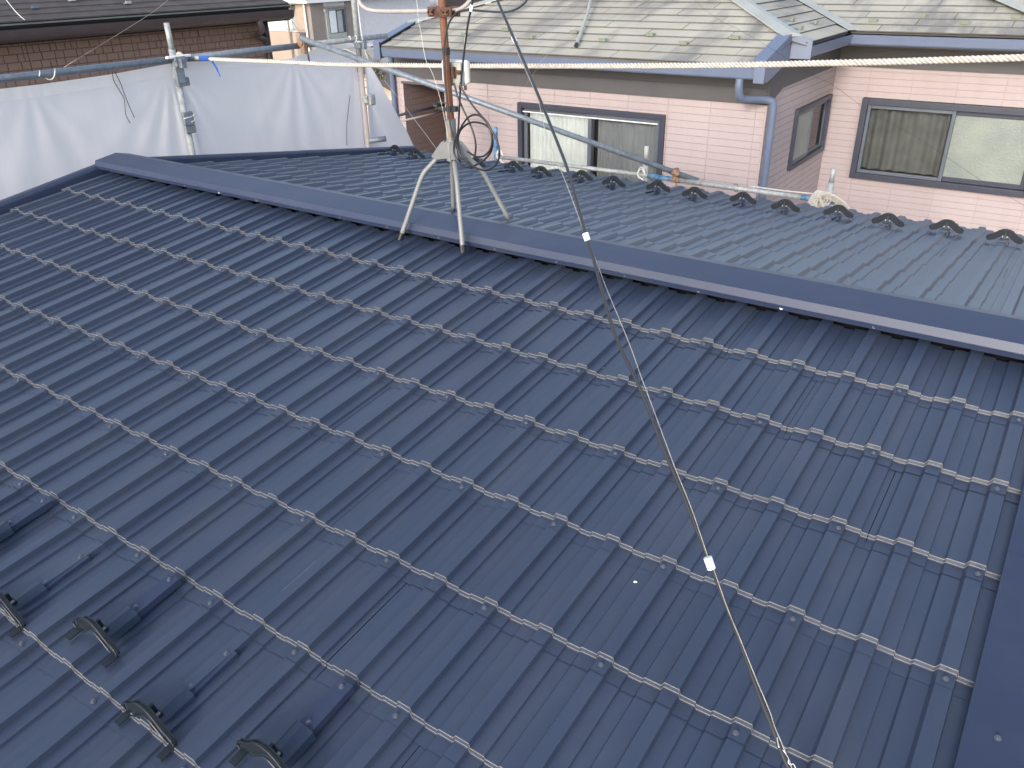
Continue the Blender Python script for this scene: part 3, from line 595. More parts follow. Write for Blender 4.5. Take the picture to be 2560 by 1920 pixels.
# ================================================================== the rope
rp = thing('safety_rope', 'thick white twisted rope stretched level across the whole upper photo', 'rope', G3['rope'][0])
twisted(spline(G3['rope'], 6), .0148, 17.0, 3, 9, 7).build('rope_lay', M['rope'], rp, smooth=True)
e0 = Vector(G3['rope'][0])
lp = [e0 + Vector((.0, -.005, .0)) + Vector((.045*math.cos(a), -.03*math.cos(a)*.2, .03*math.sin(a))) for a in [2*PI*k/14 for k in range(15)]]
twisted(lp, .0125, 20, 3, 8, 6).build('eye_splice', M['rope'], rp, smooth=True)
a_, b_ = Vector(G3['rope'][2]), Vector(G3['rope'][3])
MB().tube([a_.lerp(b_, .02), a_.lerp(b_, .42)], .0185, 10).build('tape_wrap', M['blue_tape'], rp)
q = a_.lerp(b_, .42); MB().grid([[q + Vector((0, 0, -.01)), q + Vector((.03, 0, -.008))], [q + Vector((.05, 0, -.07)), q + Vector((.07, 0, -.06))], [q + Vector((.07, .01, -.13)), q + Vector((.075, .01, -.12))]]).build('tape_end', M['blue_tape'], rp)

# ================================================================== scaffold
R48 = .0243
def clamp_at(parent, P, mt='galv', s_=1.0, name='coupler'):
    P = Vector(P); m = MB(); m.box(P.x-.036*s_, P.x+.036*s_, P.y-.045*s_, P.y+.040*s_, P.z-.034*s_, P.z+.034*s_)
    m.box(P.x+.030*s_, P.x+.060*s_, P.y-.022*s_, P.y+.022*s_, P.z-.045*s_, P.z+.02*s_)
    m.tube([P + Vector((.03, -.055, .01))*s_, P + Vector((.03, .06, .01))*s_], .008*s_, 6); m.tube([P + Vector((-.05, -.02, 0))*s_, P + Vector((.07, -.02, 0))*s_], .007*s_, 6)
    return m.build(name, M[mt], parent, bevel=.004)
pa = thing('scaffold_pole', 'grey scaffold upright with a narrow top stub where the white rope is tied', 'scaffold pole', (-3.2, 1.0, -6))
MB().tube([(-3.2, 1.002, -6), (-3.2, 1.002, .595)], R48, 16).build('tube', M['galv_light'], pa, smooth=True)
MB().tube([(-3.2, 1.002, .596), (-3.2, 1.002, .775)], .0200, 16).build('joint_pin', M['galv_light'], pa, smooth=True)
m = MB(); m.box(-3.175, -3.150, .965, 1.04, .36, .47); m.box(-3.205, -3.16, .975, 1.075, .34, .40); m.build('pocket', M['galv'], pa, bevel=.006)
m = MB(); m.box(-3.178, -3.150, .955, 1.045, .06, .16); m.box(-3.178, -3.158, .96, 1.05, .0, .06); m.build('pocket', M['galv'], pa, bevel=.008)
clamp_at(pa, (-3.17, 1.02, .515))
m = MB(); m.box(-3.178, -3.150, .92, 1.12, .538, .556); m.build('wedge_plate', M['white_wall'], pa, bevel=.004)
single('binding_wire', 'white cord wound round the pocket halfway down the left scaffold upright', 'cord', [(-3.15+.02*math.cos(a), 1.0+.045*math.sin(a), .09+.004*k) for k, a in enumerate([.7*j for j in range(16)])], .003, M['wire_white'], 6, 3, on=pa)
pb = thing('scaffold_pole', 'brown-stained scaffold upright between the two white sheets near the brown bar', 'scaffold pole', (-3.2, 2.92, -6))
MB().tube([(-3.2, 2.92, -6), (-3.2, 2.92, .30)], R48, 16).build('tube', M['pole_brown'], pb, smooth=True)
MB().tube([(-3.2, 2.92, .301), (-3.2, 2.92, 1.6)], .0250, 16).build('tube', M['galv_light'], pb, smooth=True)
clamp_at(pb, (-3.17, 2.92, .48)); clamp_at(pb, (-3.165, 2.94, .0), 'galv_light'); MB().box(-3.18, -3.12, 2.93, 3.0, -.06, .04).build('pocket', M['galv_light'], pb, bevel=.008)
MB().tube([(-3.19, 2.92, -.385), (-3.08, 3.05, -.375)], .026, 14).build('tube_end', M['galv'], pb, smooth=True)
lpi = thing('scaffold_pipe', 'long horizontal galvanised pipe along the top of the left sheet', 'scaffold pipe', (-3.2, -.24, .53))
MB().tube([(-3.2, -1.9, .538), (-3.2, 1.1, .527)], R48, 18).build('tube', M['galv'], lpi, smooth=True)
lp2 = thing('scaffold_pipe', 'horizontal galvanised pipe from the left upright to the rusty coupler and beyond', 'scaffold pipe', (-3.2, 1.1, .53))
MB().tube([(-3.2, 1.12, .527), (-3.2, 2.30, .520)], R48, 18).build('tube', M['galv'], lp2, smooth=True)
MB().tube([(-3.2, 2.29, .520), (-3.2, 3.3, .517)], R48*.96, 18).build('tube', M['galv_light'], lp2, smooth=True)
br = thing('scaffold_brace', 'long grey diagonal pipe falling from the left scaffold to the far eave pipe', 'scaffold pipe', G3['brace'][0])
p0, p3 = Vector(G3['brace'][0]), Vector(G3['brace'][3])
MB().tube([p0, p3], .0235, 18).build('tube', M['galv'], br, smooth=True)
rc = thing('pipe_coupler', 'rusty orange swivel coupler joining the diagonal pipe to the horizontal pipe', 'coupler', (-3.16, 2.22, .54))
m = MB(); m.tube([(-3.16, 2.19, .55), (-3.155, 2.25, .55)], .036, 12); m.box(-3.17, -3.12, 2.20, 2.24, .46, .60); m.tube([(-3.125, 2.235, .44), (-3.135, 2.225, .56)], .009, 6); m.build('body', M['rust_orange'], rc, bevel=.004)
MB().tube([(-3.123, 2.24, .40), (-3.126, 2.236, .47)], .008, 8).build('bolt', M['iron'], rc)
# far side
fp = thing('scaffold_pipe', 'galvanised pipe running level just beyond the far eave, blue painted at its ends', 'scaffold pipe', (-.65, 3.7, -.57))
F0, F1, F2 = [Vector(p) for p in G3['fpipe']]
MB().tube([F0, Vector((-.60, 3.7, -.567))], .0185, 14).build('tube', M['galv_light'], fp, smooth=True)
MB().tube([(-.60, 3.7, -.568), (-.32, 3.7, -.570)], .0215, 14).build('tube', M['pipe_blue'], fp, smooth=True)
MB().tube([(-.32, 3.7, -.570), (.74, 3.7, -.578)], .0205, 14).build('tube', M['galv_light'], fp, smooth=True)
MB().tube([(.74, 3.7, -.578), (1.0, 3.7, -.581)], .0210, 14).build('tube', M['pipe_blue'], fp, smooth=True)
pc = thing('pipe_coupler', 'brown steel coupler where the diagonal pipe meets the far eave pipe', 'coupler', (-.32, 3.66, -.52))
bd = (p3-p0).normalized(); bm = Vector((-.33, 3.655, 0)); tt = (bm.x - p0.x)/(bd.x); bmid = p0 + bd*tt
m = MB(); m.tube([bmid - bd*.03, bmid + bd*.03], .030, 12); m.tube([(-.37, 3.7, -.570), (-.30, 3.7, -.570)], .028, 12); m.box(-.35, -.32, 3.66, 3.71, -.57, -.47); m.tube([(-.32, 3.68, -.64), (-.32, 3.67, -.48)], .006, 6); m.build('body', M['rust_orange'], pc)
stubs_ = []
for (x_, y_, z_), (xb, yb, zb_), lb, mt in zip(G3['stubs'], G3['stubs_b'], ('blue wrapped scaffold stub behind the hanging cable coil', 'pale rusty scaffold stub in front of the left window', 'grey scaffold stub standing up out of the white rope bundle'), ('pipe_blue', 'concrete', 'galv_light')):
    t = thing('scaffold_stub', lb, 'scaffold pole', (x_, 3.72, -6))
    MB().tube([(x_, 3.745, -6), (x_, 3.745, z_-.11)], .0243, 14).build('tube', M[mt], t, smooth=True)
    MB().tube([(x_, 3.745, z_-.11), (x_, 3.745, z_)], .0195, 14).build('joint_pin', M[mt], t, smooth=True); stubs_.append(t)
for x_, lb in ((-2.19, 'white cord tied round the blue scaffold stub'), (-.66, 'white cord knotted where the stub crosses the far eave pipe')):
    pts = [Vector((x_ + .035*math.cos(a), 3.69 - .01*math.sin(a*2), -.565 + .045*math.sin(a) + .002*k)) for k, a in enumerate([.8*j for j in range(14)])]
    pts += [Vector((x_ + .07, 3.68, -.64))]
    single('white_cord', lb, 'cord', pts, .0045, M['wire_white'], 6, 4, on=stubs_[0 if x_ < -1 else 1])
single('binding_wire', 'black wire tie looped over the far eave pipe', 'wire', [(.20+.022*math.cos(a), 3.69+.004*k, -.575+.035*math.sin(a)) for k, a in enumerate([.6*j for j in range(12)])], .003, M['iron'], 6, 3, on=fp)
# rope bundle
rb = thing('rope_bundle', 'bundle of white rope loops hung on the scaffold stub at the far eave', 'rope', (.94, 3.66, -.56))
for k in range(5):
    cx = .855 + .022*k; pts = [Vector((cx + (.030+.004*k)*math.cos(a) + .02*math.sin(a), 3.64 - .012*k + .02*math.sin(a), -.575 + .012*k*.4 + (.075 - .003*k)*math.sin(a))) for a in [2*PI*j/18 for j in range(19)]]
    twisted(spline(pts, 3), .0095, 22, 3, 7, 6).build('rope_loop', M['rope'], rb, smooth=True)
for k in range(5):
    pts = []
    for a in [2*PI*j/20 for j in range(21)]:
        ex, ez = (.095 + .012*k)*math.cos(a), (.028 + .009*k)*math.sin(a); an = -.42 - .03*k
        pts.append(Vector((1.005 + .01*k + ex*math.cos(an) - ez*math.sin(an), 3.62 - .014*k, -.580 + ex*math.sin(an) + ez*math.cos(an))))
    twisted(spline(pts, 3), .0095, 22, 3, 7, 6).build('rope_loop', M['rope'], rb, smooth=True)
single('thin_rope', 'thin white cord leading along the far eave pipe to the rope bundle', 'cord', [(.3, 3.73, -.55), (.6, 3.73, -.552), (.88, 3.70, -.535)], .006, M['rope'], 6, 5)

single('white_cord', 'white cord running down the stained upright and knotted at the pipe', 'cord', [(-3.165, 2.93, .95), (-3.163, 2.935, .62), (-3.16, 2.94, .53), (-3.13, 2.90, .50), (-3.15, 2.86, .50), (-3.16, 2.93, .47), (-3.14, 2.96, .36), (-3.15, 2.97, .28)], .0045, M['wire_white'], 6, 5, on=pb)
single('binding_wire', 'white cord wound round the pipe joint beside the stained upright', 'cord', [(-3.2+.029*math.cos(a), 2.80+.010*j, .52+.030*math.sin(a)) for j, a in enumerate([.8*k for k in range(14)])], .004, M['wire_white'], 6, 4, on=lp2)
# ---- white mesh sheets
def sheet(name, label, top, bottoms, nx, nz, foldf, hem=True, hem_h=.075):
    t = thing(name, label, 'safety sheet', top[0])
    def along(P, s_):
        P = [Vector(p) for p in P]; L = [0]
        for a, b in zip(P, P[1:]): L.append(L[-1] + (b-a).length)
        d_ = s_*L[-1]
        for i in range(len(P)-1):
            if d_ <= L[i+1] + 1e-9: return P[i].lerp(P[i+1], (d_-L[i])/max(1e-9, L[i+1]-L[i]))
        return P[-1]
    rows = []
    for j in range(nz+1):
        v = j/nz; r = []
        for i in range(nx+1):
            u = i/nx; a = along(top, u); b = bottoms(u, v, a); p = b; p = p + foldf(u, v, p); r.append(p)
        rows.append(r)
    MB().grid(rows).build('mesh_cloth', M['tarp'], t, smooth=True)
    if hem:
        h = []
        for z_ in (.004, hem_h*.5, hem_h):
            h.append([rows[0][i] + (rows[1][i]-rows[0][i]).normalized()*z_ + Vector((.006, 0, 0)) for i in range(nx+1)])
        MB().grid(h).build('hem', M['hem'], t, smooth=True)
    return t
def fold(anchors, seed, amp=.010):
    def f(u, v, p):
        x = 0
        for ay, az, k, A in anchors:
            dy, dz = p.y-ay, az-p.z; r = math.hypot(dy, dz)
            if dz > -.05:
                th = math.atan2(dy, max(.02, dz)); x += A*math.exp(-abs(th)*1.3)*math.sin(th*k)*min(1, r/.25)*math.exp(-r*.8)
        x += amp*noise.noise(Vector((p.y*2.2, p.z*.9, seed)))*min(1, v*6) + amp*.35*noise.noise(Vector((p.y*9, p.z*2.5, seed+4)))
        return Vector((x*1.0, 0, 0))
    return f
tb = lambda u, v, a: Vector((a.x, a.y, a.z + (-1.9 - a.z)*v*v*.35 + (-1.9-a.z)*v*.65))
sheet('safety_sheet', 'white mesh sheet hung from the long pipe at the far left', G3['tarp1_top'], tb, 90, 60, fold([(.98, .46, 19, .014), (-.05, .5, 13, .008)], 1.3))
sheet('safety_sheet', 'white mesh sheet peaked under the rusty coupler between the two uprights', G3['tarp2_top'],
      lambda u, v, a: Vector((a.x, a.y, a.z + (-1.9-a.z)*(v*v*.35 + v*.65))), 80, 60, fold([(1.04, .45, 17, .016), (2.2, .46, 15, .012), (2.9, .33, 12, .006)], 5.7), hem_h=.05)
L3 = G3['tarp3_l']; R3_ = G3['tarp3_r']
def t3(u, v, a):
    def al(P, s_):
        k = s_*(len(P)-1); i = min(int(k), len(P)-2); return Vector(P[i]).lerp(Vector(P[i+1]), k-i)
    return al(L3, v).lerp(al(R3_, v), u)
def f3(u, v, p): n_ = .02*noise.noise(Vector((u*4, v*1.5, 3))) + .02*math.sin(u*9+v)*u*(1-u); return Vector((n_*.7, -n_*.7, 0))
sheet('safety_sheet', 'pale slanting triangular sheet right of the brown-stained upright', [L3[0], R3_[0]], t3, 24, 40, f3, hem=False)
single('white_cord', 'white cord wound round the long pipe at the far left', 'cord', [Vector(G3['tie1']) + Vector((.028*math.cos(a), .012*j-.05, .030*math.sin(a))) for j, a in enumerate([.75*k for k in range(14)])], .0035, M['wire_white'], 6, 4, on=lpi)
for k, pts in enumerate(G3['dang']):
    single('black_cord', ('left' if k == 0 else 'right') + ' one of two black tie ends dangling on the left white sheet', 'cord', pts, .0028, M['iron'], 6, 4)
single('hanging_string', 'thin grey string with a knot hanging on the peaked sheet near the brown-stained upright', 'cord', [(-3.2, 2.75, .05), (-3.2, 2.70, -.1), (-3.2, 2.67, -.2), (-3.2, 2.64, -.38)], .003, M['iron'], 5, 4)
# small marks on the paint
t = thing('dropping', 'tiny white speck lying on a navy panel right of the middle of the roof', 'speck', SPK)
MB().tube([Vector(SPK) + Vector((-.003, -.002, .001)), Vector(SPK) + Vector((.0, .0, .003)), Vector(SPK) + Vector((.003, .002, .001))], .0022, 7).build('speck', M['tape'], t)
MB().tube([Vector(SC0), Vector(SC1)], .00035, 4).build('scratch', M['galv'], house)
# ================================================================== the pink neighbour house (authored in its own units, then scaled to real size)
K = .765
def TA(v): return CW + K*(Vector(v) - CW)
def TB(v): return CW + 2.0*(Vector(v) - CW)
ph = thing('pink_house', 'pink sided house with a pale slate hip roof and blue-grey gutters behind the navy roof', 'house', TA((-4, 8, -8.2)))
def rect_minus(r, holes):
    """axis-aligned rectangle (a0,a1,b0,b1) minus holes, as a list of rectangles"""
    out = [r]
    for h in holes:
        nxt = []
        for (a0, a1, b0, b1) in out:
            if h[0] >= a1 or h[1] <= a0 or h[2] >= b1 or h[3] <= b0: nxt.append((a0, a1, b0, b1)); continue
            if h[0] > a0: nxt.append((a0, h[0], b0, b1))
            if h[1] < a1: nxt.append((h[1], a1, b0, b1))
            m0, m1 = max(a0, h[0]), min(a1, h[1])
            if h[2] > b0: nxt.append((m0, m1, b0, h[2]))
            if h[3] < b1: nxt.append((m0, m1, h[3], b1))
        out = nxt
    return [q for q in out if q[1]-q[0] > .004 and q[3]-q[2] > .004]
ZB = -8.2; ROW = .096; PW = .6205
def sided_wall(axis, c0, a0, a1, z1, holes, out, seam0, pm='pink'):
    """axis 'y': wall in plane y=c0 running along x; axis 'x': plane x=c0 running along y. out = outward direction sign"""
    bk = MB()
    for r in rect_minus((a0 + (.02 if axis == 'x' else 0), a1 - .02, ZB, z1), [(h[0]-.02, h[1]+.02, h[2]-.02, h[3]+.02) for h in holes]):
        if axis == 'y': bk.box(r[0], r[1], min(c0-out*.008, c0-out*.15), max(c0-out*.008, c0-out*.15), r[2], r[3])
        else: bk.box(min(c0-out*.008, c0-out*.15), max(c0-out*.008, c0-out*.15), r[0], r[1], r[2], r[3])
    wo = bk.build('wall', M['pink_joint'], ph, TA); PM = M[pm]
    s = seam0
    while s > a0: s -= PW
    while s < a1:
        e = min(s+PW, a1); b = max(s, a0); m = MB()
        if e-b > .02:
            z = ZB
            zr = -.59 - math.floor((-.59 - ZB)/ROW)*ROW
            while zr < z1:
                za, zc = max(zr, ZB), min(zr+ROW, z1)
                if zc-za > .01:
                    rs_ = rect_minus((b+.0026, e-.0026, za+.0014, zc-.0014), holes)
                    if not rs_ and m.f: m.build('siding_panel', PM, ph, TA); m = MB()
                    for r in rect_minus((b+.0026, e-.0026, za+.0014, zc-.0014), holes):
                        g_ = .003
                        # bevelled board course: outer face set back at top and bottom edges
                        if axis == 'y':
                            f = c0; k = c0 - out*.012
                            m.add([(r[0], k, r[2]), (r[1], k, r[2]), (r[1], f, r[2]+g_), (r[0], f, r[2]+g_), (r[1], f, r[3]-g_), (r[0], f, r[3]-g_), (r[1], k, r[3]), (r[0], k, r[3])],
                                  [(0,1,2,3), (3,2,4,5), (5,4,6,7), (0,3,5,7), (1,6,4,2)])
                        else:
                            f = c0; k = c0 - out*.012
                            m.add([(k, r[0], r[2]), (k, r[1], r[2]), (f, r[1], r[2]+g_), (f, r[0], r[2]+g_), (f, r[1], r[3]-g_), (f, r[0], r[3]-g_), (k, r[1], r[3]), (k, r[0], r[3])],
                                  [(0,1,2,3), (3,2,4,5), (5,4,6,7), (0,3,5,7), (1,6,4,2)])
                zr += ROW
            if m.f: m.build('siding_panel', PM, ph, TA)
        s += PW
WL = (-4.90, -2.415, -2.62, -.825); REC = (-7.27, -6.38, -2.9, -.665)
WR = (-.535, 2.02, -2.11, -.88); WS = (9.32, 11.06, -1.70, -.84)
sided_wall('y', 8.0, -7.46, -1.03, -.30, [WL, REC], -1, -1.773)
sided_wall('x', -1.03, 8.0, 11.2, -.18, [WS], 1, 8.30)
sided_wall('y', 11.2, -1.03, 5.8, -.10, [WR], -1, .12)
# recess (balcony) side walls and back
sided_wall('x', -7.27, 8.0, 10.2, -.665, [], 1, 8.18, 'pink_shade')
MB().box(-7.27, -6.2, 10.2, 10.3, -4, -.4).build('wall', M['plain_pink'], ph, TA)
MB().box(-6.38, -6.25, 8.16, 10.2, -4, -.4).build('wall', M['plain_pink'], ph, TA)
MB().box(-7.26, -6.38, 8.02, 10.2, -.664, -.6).build('ceiling_board', M['frieze'], ph, TA)
MB().box(-7.29, -6.36, 7.97, 8.03, -.69, -.655).build('head_trim', M['frieze'], ph, TA)
MB().box(-7.2, -6.4, 9.0, 10.2, -3.0, -2.9).build('balcony_floor', M['frieze'], ph, TA)
MB().box(-1.022, -1.0, 7.97, 8.0, ZB, -.5).build('corner_trim', M['pink'], ph, TA)
# other sides so the house is whole
m = MB(); m.box(-7.45, -7.3, 8.1, 17, ZB, -.2); m.box(5.65, 5.8, 11.3, 17, ZB, -.2); m.box(-7.45, 5.8, 16.9, 17, ZB, -.2); m.build('wall', M['plain_pink'], ph, TA)
# frieze boards under the eaves
m = MB(); m.box(-7.47, -1.02, 7.965, 8.005, -.59, -.2); m.build('frieze_board', M['frieze'], ph, TA)
MB().box(-7.47, -1.02, 7.955, 7.965, -.395, -.385).build('frieze_joint', M['win'], ph, TA)
m = MB(); m.prism([(-1.035, 7.97, -.59), (-1.035, 8.02, -.59), (-1.035, 8.5, -.44), (-1.035, 11.2, -.42), (-1.035, 11.2, .0), (-1.035, 7.97, -.05)], (.045, 0, 0)); m.build('frieze_board', M['frieze'], ph, TA)
m = MB(); m.box(-1.0, 5.8, 11.16, 11.205, -.43, .0); m.build('frieze_board', M['frieze'], ph, TA)
# soffits
m = MB(); m.box(-7.2, -.93, 7.46, 8.0, -.225, -.205); m.build('soffit', M['frieze'], ph, TA)
m = MB(); m.box(-1.0, -.70, 8.35, 11.2, -.045, -.03); m.box(-1.0, 5.8, 10.36, 11.2, -.0655, -.05); m.build('soffit', M['frieze'], ph, TA)
m = MB(); m.prism([(-1.0, 7.46, -.225), (-1.0, 8.34, -.05), (-1.0, 8.34, -.03), (-1.0, 7.46, -.205)], (.09, 0, 0)); m.build('soffit', M['frieze'], ph, TA)
# gutters: tall half-square section
def gut(name, p0, p1, out, H=.125, W=.105, top=None):
    p0 = Vector(p0); p1 = Vector(p1); o_ = Vector(out); zt = p0.z
    prof = [(0.0, -.0), (0.0, -H*.9), (W*.25, -H), (W*.72, -H), (W*.86, -H*.86), (W, 0.012), (W-.008, .012), (W*.84, -H*.82), (W*.7, -H*.94), (.008, -H*.86), (.008, 0)]
    m = MB(); A = [p0 + o_*a + Vector((0, 0, b)) for a, b in prof]; m.extrude(A, (0, 0, 0), p1-p0, closed=True)
    return m.build(name, M['gutter'], ph, TA)
gut('gutter', (-7.17, 7.50, -.095), (-.975, 7.50, -.095), (0, -1, 0))
gut('gutter', (-.745, 8.34, .082), (-.745, 10.26, .082), (1, 0, 0))
gut('gutter', (-.66, 10.385, .079), (5.9, 10.385, .079), (0, -1, 0))
# blue rake boards at both ends of the low front part
def rake(x, sx):
    m = MB()
    base = [(x, 7.37, -.245), (x, 7.37, .0), (x, 8.235, .235), (x, 8.36, .255), (x, 8.36, -.05), (x, 7.52, -.245)]
    m.prism(base, (sx*.05, 0, 0)); m.build('rake_board', M['gutter'], ph, TA)
    m = MB(); a = [(x + sx*.055, 7.355, .0), (x + sx*.055, 8.26, .246), (x - sx*.115, 8.26, .250), (x - sx*.115, 7.39, .004)]
    m.prism(a, (0, 0, .012)); m.build('rake_flashing', M['gutter'], ph, TA)
    m = MB(); m.box(min(x+sx*.05, x-sx*.08), max(x+sx*.05, x-sx*.08), 7.355, 7.372, -.25, .008); m.build('rake_end_plate', M['gutter'], ph, TA)
rake(-.935, 1); rake(-7.215, -1)
m = MB(); m.prism([(-.885, 8.262, .252), (-.885, 8.262, -.05), (-.645, 8.325, -.055), (-.645, 8.325, .165)], (0, .035, 0)); m.build('gutter_end_box', M['gutter'], ph, TA)
m = MB(); m.prism([(-7.265, 8.30, .245), (-7.265, 8.30, -.05), (-7.50, 8.325, -.055), (-7.50, 8.325, .165)], (0, .035, 0)); m.build('gutter_end_box', M['gutter'], ph, TA)
# rain pipe with swan neck at the corner
rpz = [(-1.215, 7.445, -.22), (-1.215, 7.445, -.33), (-1.205, 7.50, -.44), (-1.17, 7.60, -.475), (-1.03, 7.83, -.50), (-.93, 7.905, -.53), (-.91, 7.92, -.60), (-.905, 7.925, -.70)]
m = MB(); m.tube(spline(rpz, 5) + [Vector((-.905, 7.925, ZB))], .05, 14); m.build('rain_pipe', M['gutter'], ph, TA, smooth=True)
m = MB(); m.tube([(-.905, 7.925, -.99), (-.905, 7.925, -.955)], .056, 14); m.build('pipe_socket', M['gutter'], ph, TA)
MB().tube([(-7.44, 7.93, ZB), (-7.44, 7.93, -.25)], .042, 12).build('rain_pipe', M['gutter'], ph, TA, smooth=True)
# windows
def wavy(x0, x1, y, z0, z1, folds, amp, mt, parent, axis='y', name='curtain'):
    r0, r1 = [], []; n = folds*8
    for i in range(n+1):
        t = i/n; a = amp*math.sin(t*folds*2*PI) * (1 + .4*math.sin(t*7.3)); x = x0 + (x1-x0)*t
        if axis == 'y': r0.append(Vector((x, y+a, z0))); r1.append(Vector((x, y+a*.7, z1)))
        else: r0.append(Vector((y+a, x, z0))); r1.append(Vector((y+a*.7, x, z1)))
    MB().grid([r0, r1]).build(name, mt, parent, TA, smooth=True)
def frame_parts(parent, axis, c0, out, a0, a1, z0, z1, w_, d0, d1, mt, name='frame'):
    """four members round an opening between depths d0..d1 (outward positive)"""
    m = MB()
    def bx(p0, p1, q0, q1):
        y0, y1 = sorted((c0 + out*d0, c0 + out*d1))
        if axis == 'y': m.box(p0, p1, y0, y1, q0, q1)
        else: m.box(y0, y1, p0, p1, q0, q1)
    bx(a0, a0+w_, z0, z1); bx(a1-w_, a1, z0, z1); bx(a0+w_, a1-w_, z0, z0+w_); bx(a0+w_, a1-w_, z1-w_, z1)
    return m.build(name, mt, parent, TA, bevel=.004)
# left window
fo = frame_parts(ph, 'y', 8.0, -1, WL[0], WL[1], WL[2], WL[3], .075, -.04, .05, M['win'], 'window_frame')
xm = -3.62
s1 = frame_parts(ph, 'y', 8.0, -1, WL[0]+.078, xm+.04, WL[2]+.078, WL[3]-.078, .055, -.06, -.02, M['win_in'], 'sash')
s2 = frame_parts(ph, 'y', 8.0, -1, xm-.03, WL[1]-.078, WL[2]+.078, WL[3]-.078, .06, -.018, .025, M['win_in'], 'sash')
MB().box(WL[0]+.13, xm, 8.038, 8.042, WL[2]+.13, WL[3]-.13).build('pane', M['glass'], s1, TA)
MB().box(xm+.03, WL[1]-.14, 7.995, 7.999, WL[2]+.13, WL[3]-.13).build('pane', M['glass_dark'], s2, TA)
MB().box(WL[0]+.1, WL[1]-.1, 7.955, 7.962, WL[3]-.135, WL[3]-.12).build('window_track', M['white_wall'], fo, TA)
wavy(WL[0]+.13, xm-.05, 8.12, WL[2], WL[3]-.10, 14, .018, M['curtain'], ph)
wavy(xm+.06, WL[1]-.05, 8.14, WL[2], WL[3]-.10, 12, .02, M['curtain_grey'], ph)
MB().box(WL[0]-.05, WL[1]+.05, 8.17, 9.2, WL[2]-.1, WL[3]+.05).build('room_box', M['room'], ph, TA)
# right window (bay-depth frame, obscured glass at the right)
fo = frame_parts(ph, 'y', 11.2, -1, WR[0], WR[1], WR[2], WR[3], .09, -.05, .10, M['win'], 'window_frame')
xm = .76
s1 = frame_parts(ph, 'y', 11.2, -1, WR[0]+.093, xm+.05, WR[2]+.093, WR[3]-.093, .05, .015, .065, M['win_in'], 'sash')
s2 = frame_parts(ph, 'y', 11.2, -1, xm-.02, WR[1]-.093, WR[2]+.093, WR[3]-.093, .07, -.035, .012, M['win'], 'sash')
MB().box(WR[0]+.14, xm, 11.155, 11.160, WR[2]+.14, WR[3]-.14).build('pane', M['glass_dark'], s1, TA)
MB().box(xm+.05, WR[1]-.16, 11.205, 11.211, WR[2]+.16, WR[3]-.16).build('pane', M['frost'], s2, TA)
wavy(WR[0]+.1, xm, 11.30, WR[2]+.14, WR[3]-.02, 6, .035, M['curtain_olive'], ph)
MB().box(WR[0]-.05, WR[1]+.05, 11.36, 12.2, WR[2]-.1, WR[3]+.05).build('room_box', M['room'], ph, TA)
# small side window
fo = frame_parts(ph, 'x', -1.03, 1, WS[0], WS[1], WS[2], WS[3], .06, -.04, .05, M['win'], 'window_frame')
ym = 10.15
s1 = frame_parts(ph, 'x', -1.03, 1, WS[0]+.062, ym+.04, WS[2]+.062, WS[3]-.062, .05, -.0, .03, M['win_in'], 'sash')
s2 = frame_parts(ph, 'x', -1.03, 1, ym-.02, WS[1]-.062, WS[2]+.062, WS[3]-.062, .05, -.035, -.004, M['win_in'], 'sash')
MB().box(-1.018, -1.013, WS[0]+.1, ym, WS[2]+.1, WS[3]-.1).build('pane', M['frost'], s1, TA)
MB().box(-1.052, -1.048, ym+.02, WS[1]-.1, WS[2]+.1, WS[3]-.1).build('pane', M['glass_dark'], s2, TA)
wavy(ym-.02, WS[1]-.05, -1.13, WS[2]+.05, WS[3]-.02, 6, .015, M['curtain_grey'], ph, 'x')
MB().box(-1.9, -1.17, WS[0], 11.1, WS[2]-.1, WS[3]+.05).build('room_box', M['room'], ph, TA)
# laundry bars in the recess
for (ya, za, yb, zb_, r_, mt, lb) in ((7.42, -1.10, 8.9, -1.105, .022, 'win', 'dark'), (7.49, -1.20, 8.9, -1.205, .017, 'bar', 'pale')):
    t = thing('laundry_bar', lb + ' laundry bar sticking out of the shaded recess of the pink house', 'laundry bar', TA((-6.9, ya, za)))
    MB().tube([(-6.9, ya, za), (-6.9, yb, zb_)], r_, 10).build('bar', M[mt], t, TA, smooth=True)
    if lb == 'dark':
        m = MB(); m.box(-6.93, -6.87, 8.35, 8.75, -1.16, -1.145); m.box(-6.93, -6.87, 8.35, 8.75, -1.06, -1.045); m.box(-6.93, -6.87, 8.35, 8.37, -1.16, -1.05); m.box(-6.93, -6.87, 8.73, 8.75, -1.16, -1.05); m.build('bracket', M['win_in'], t, TA)
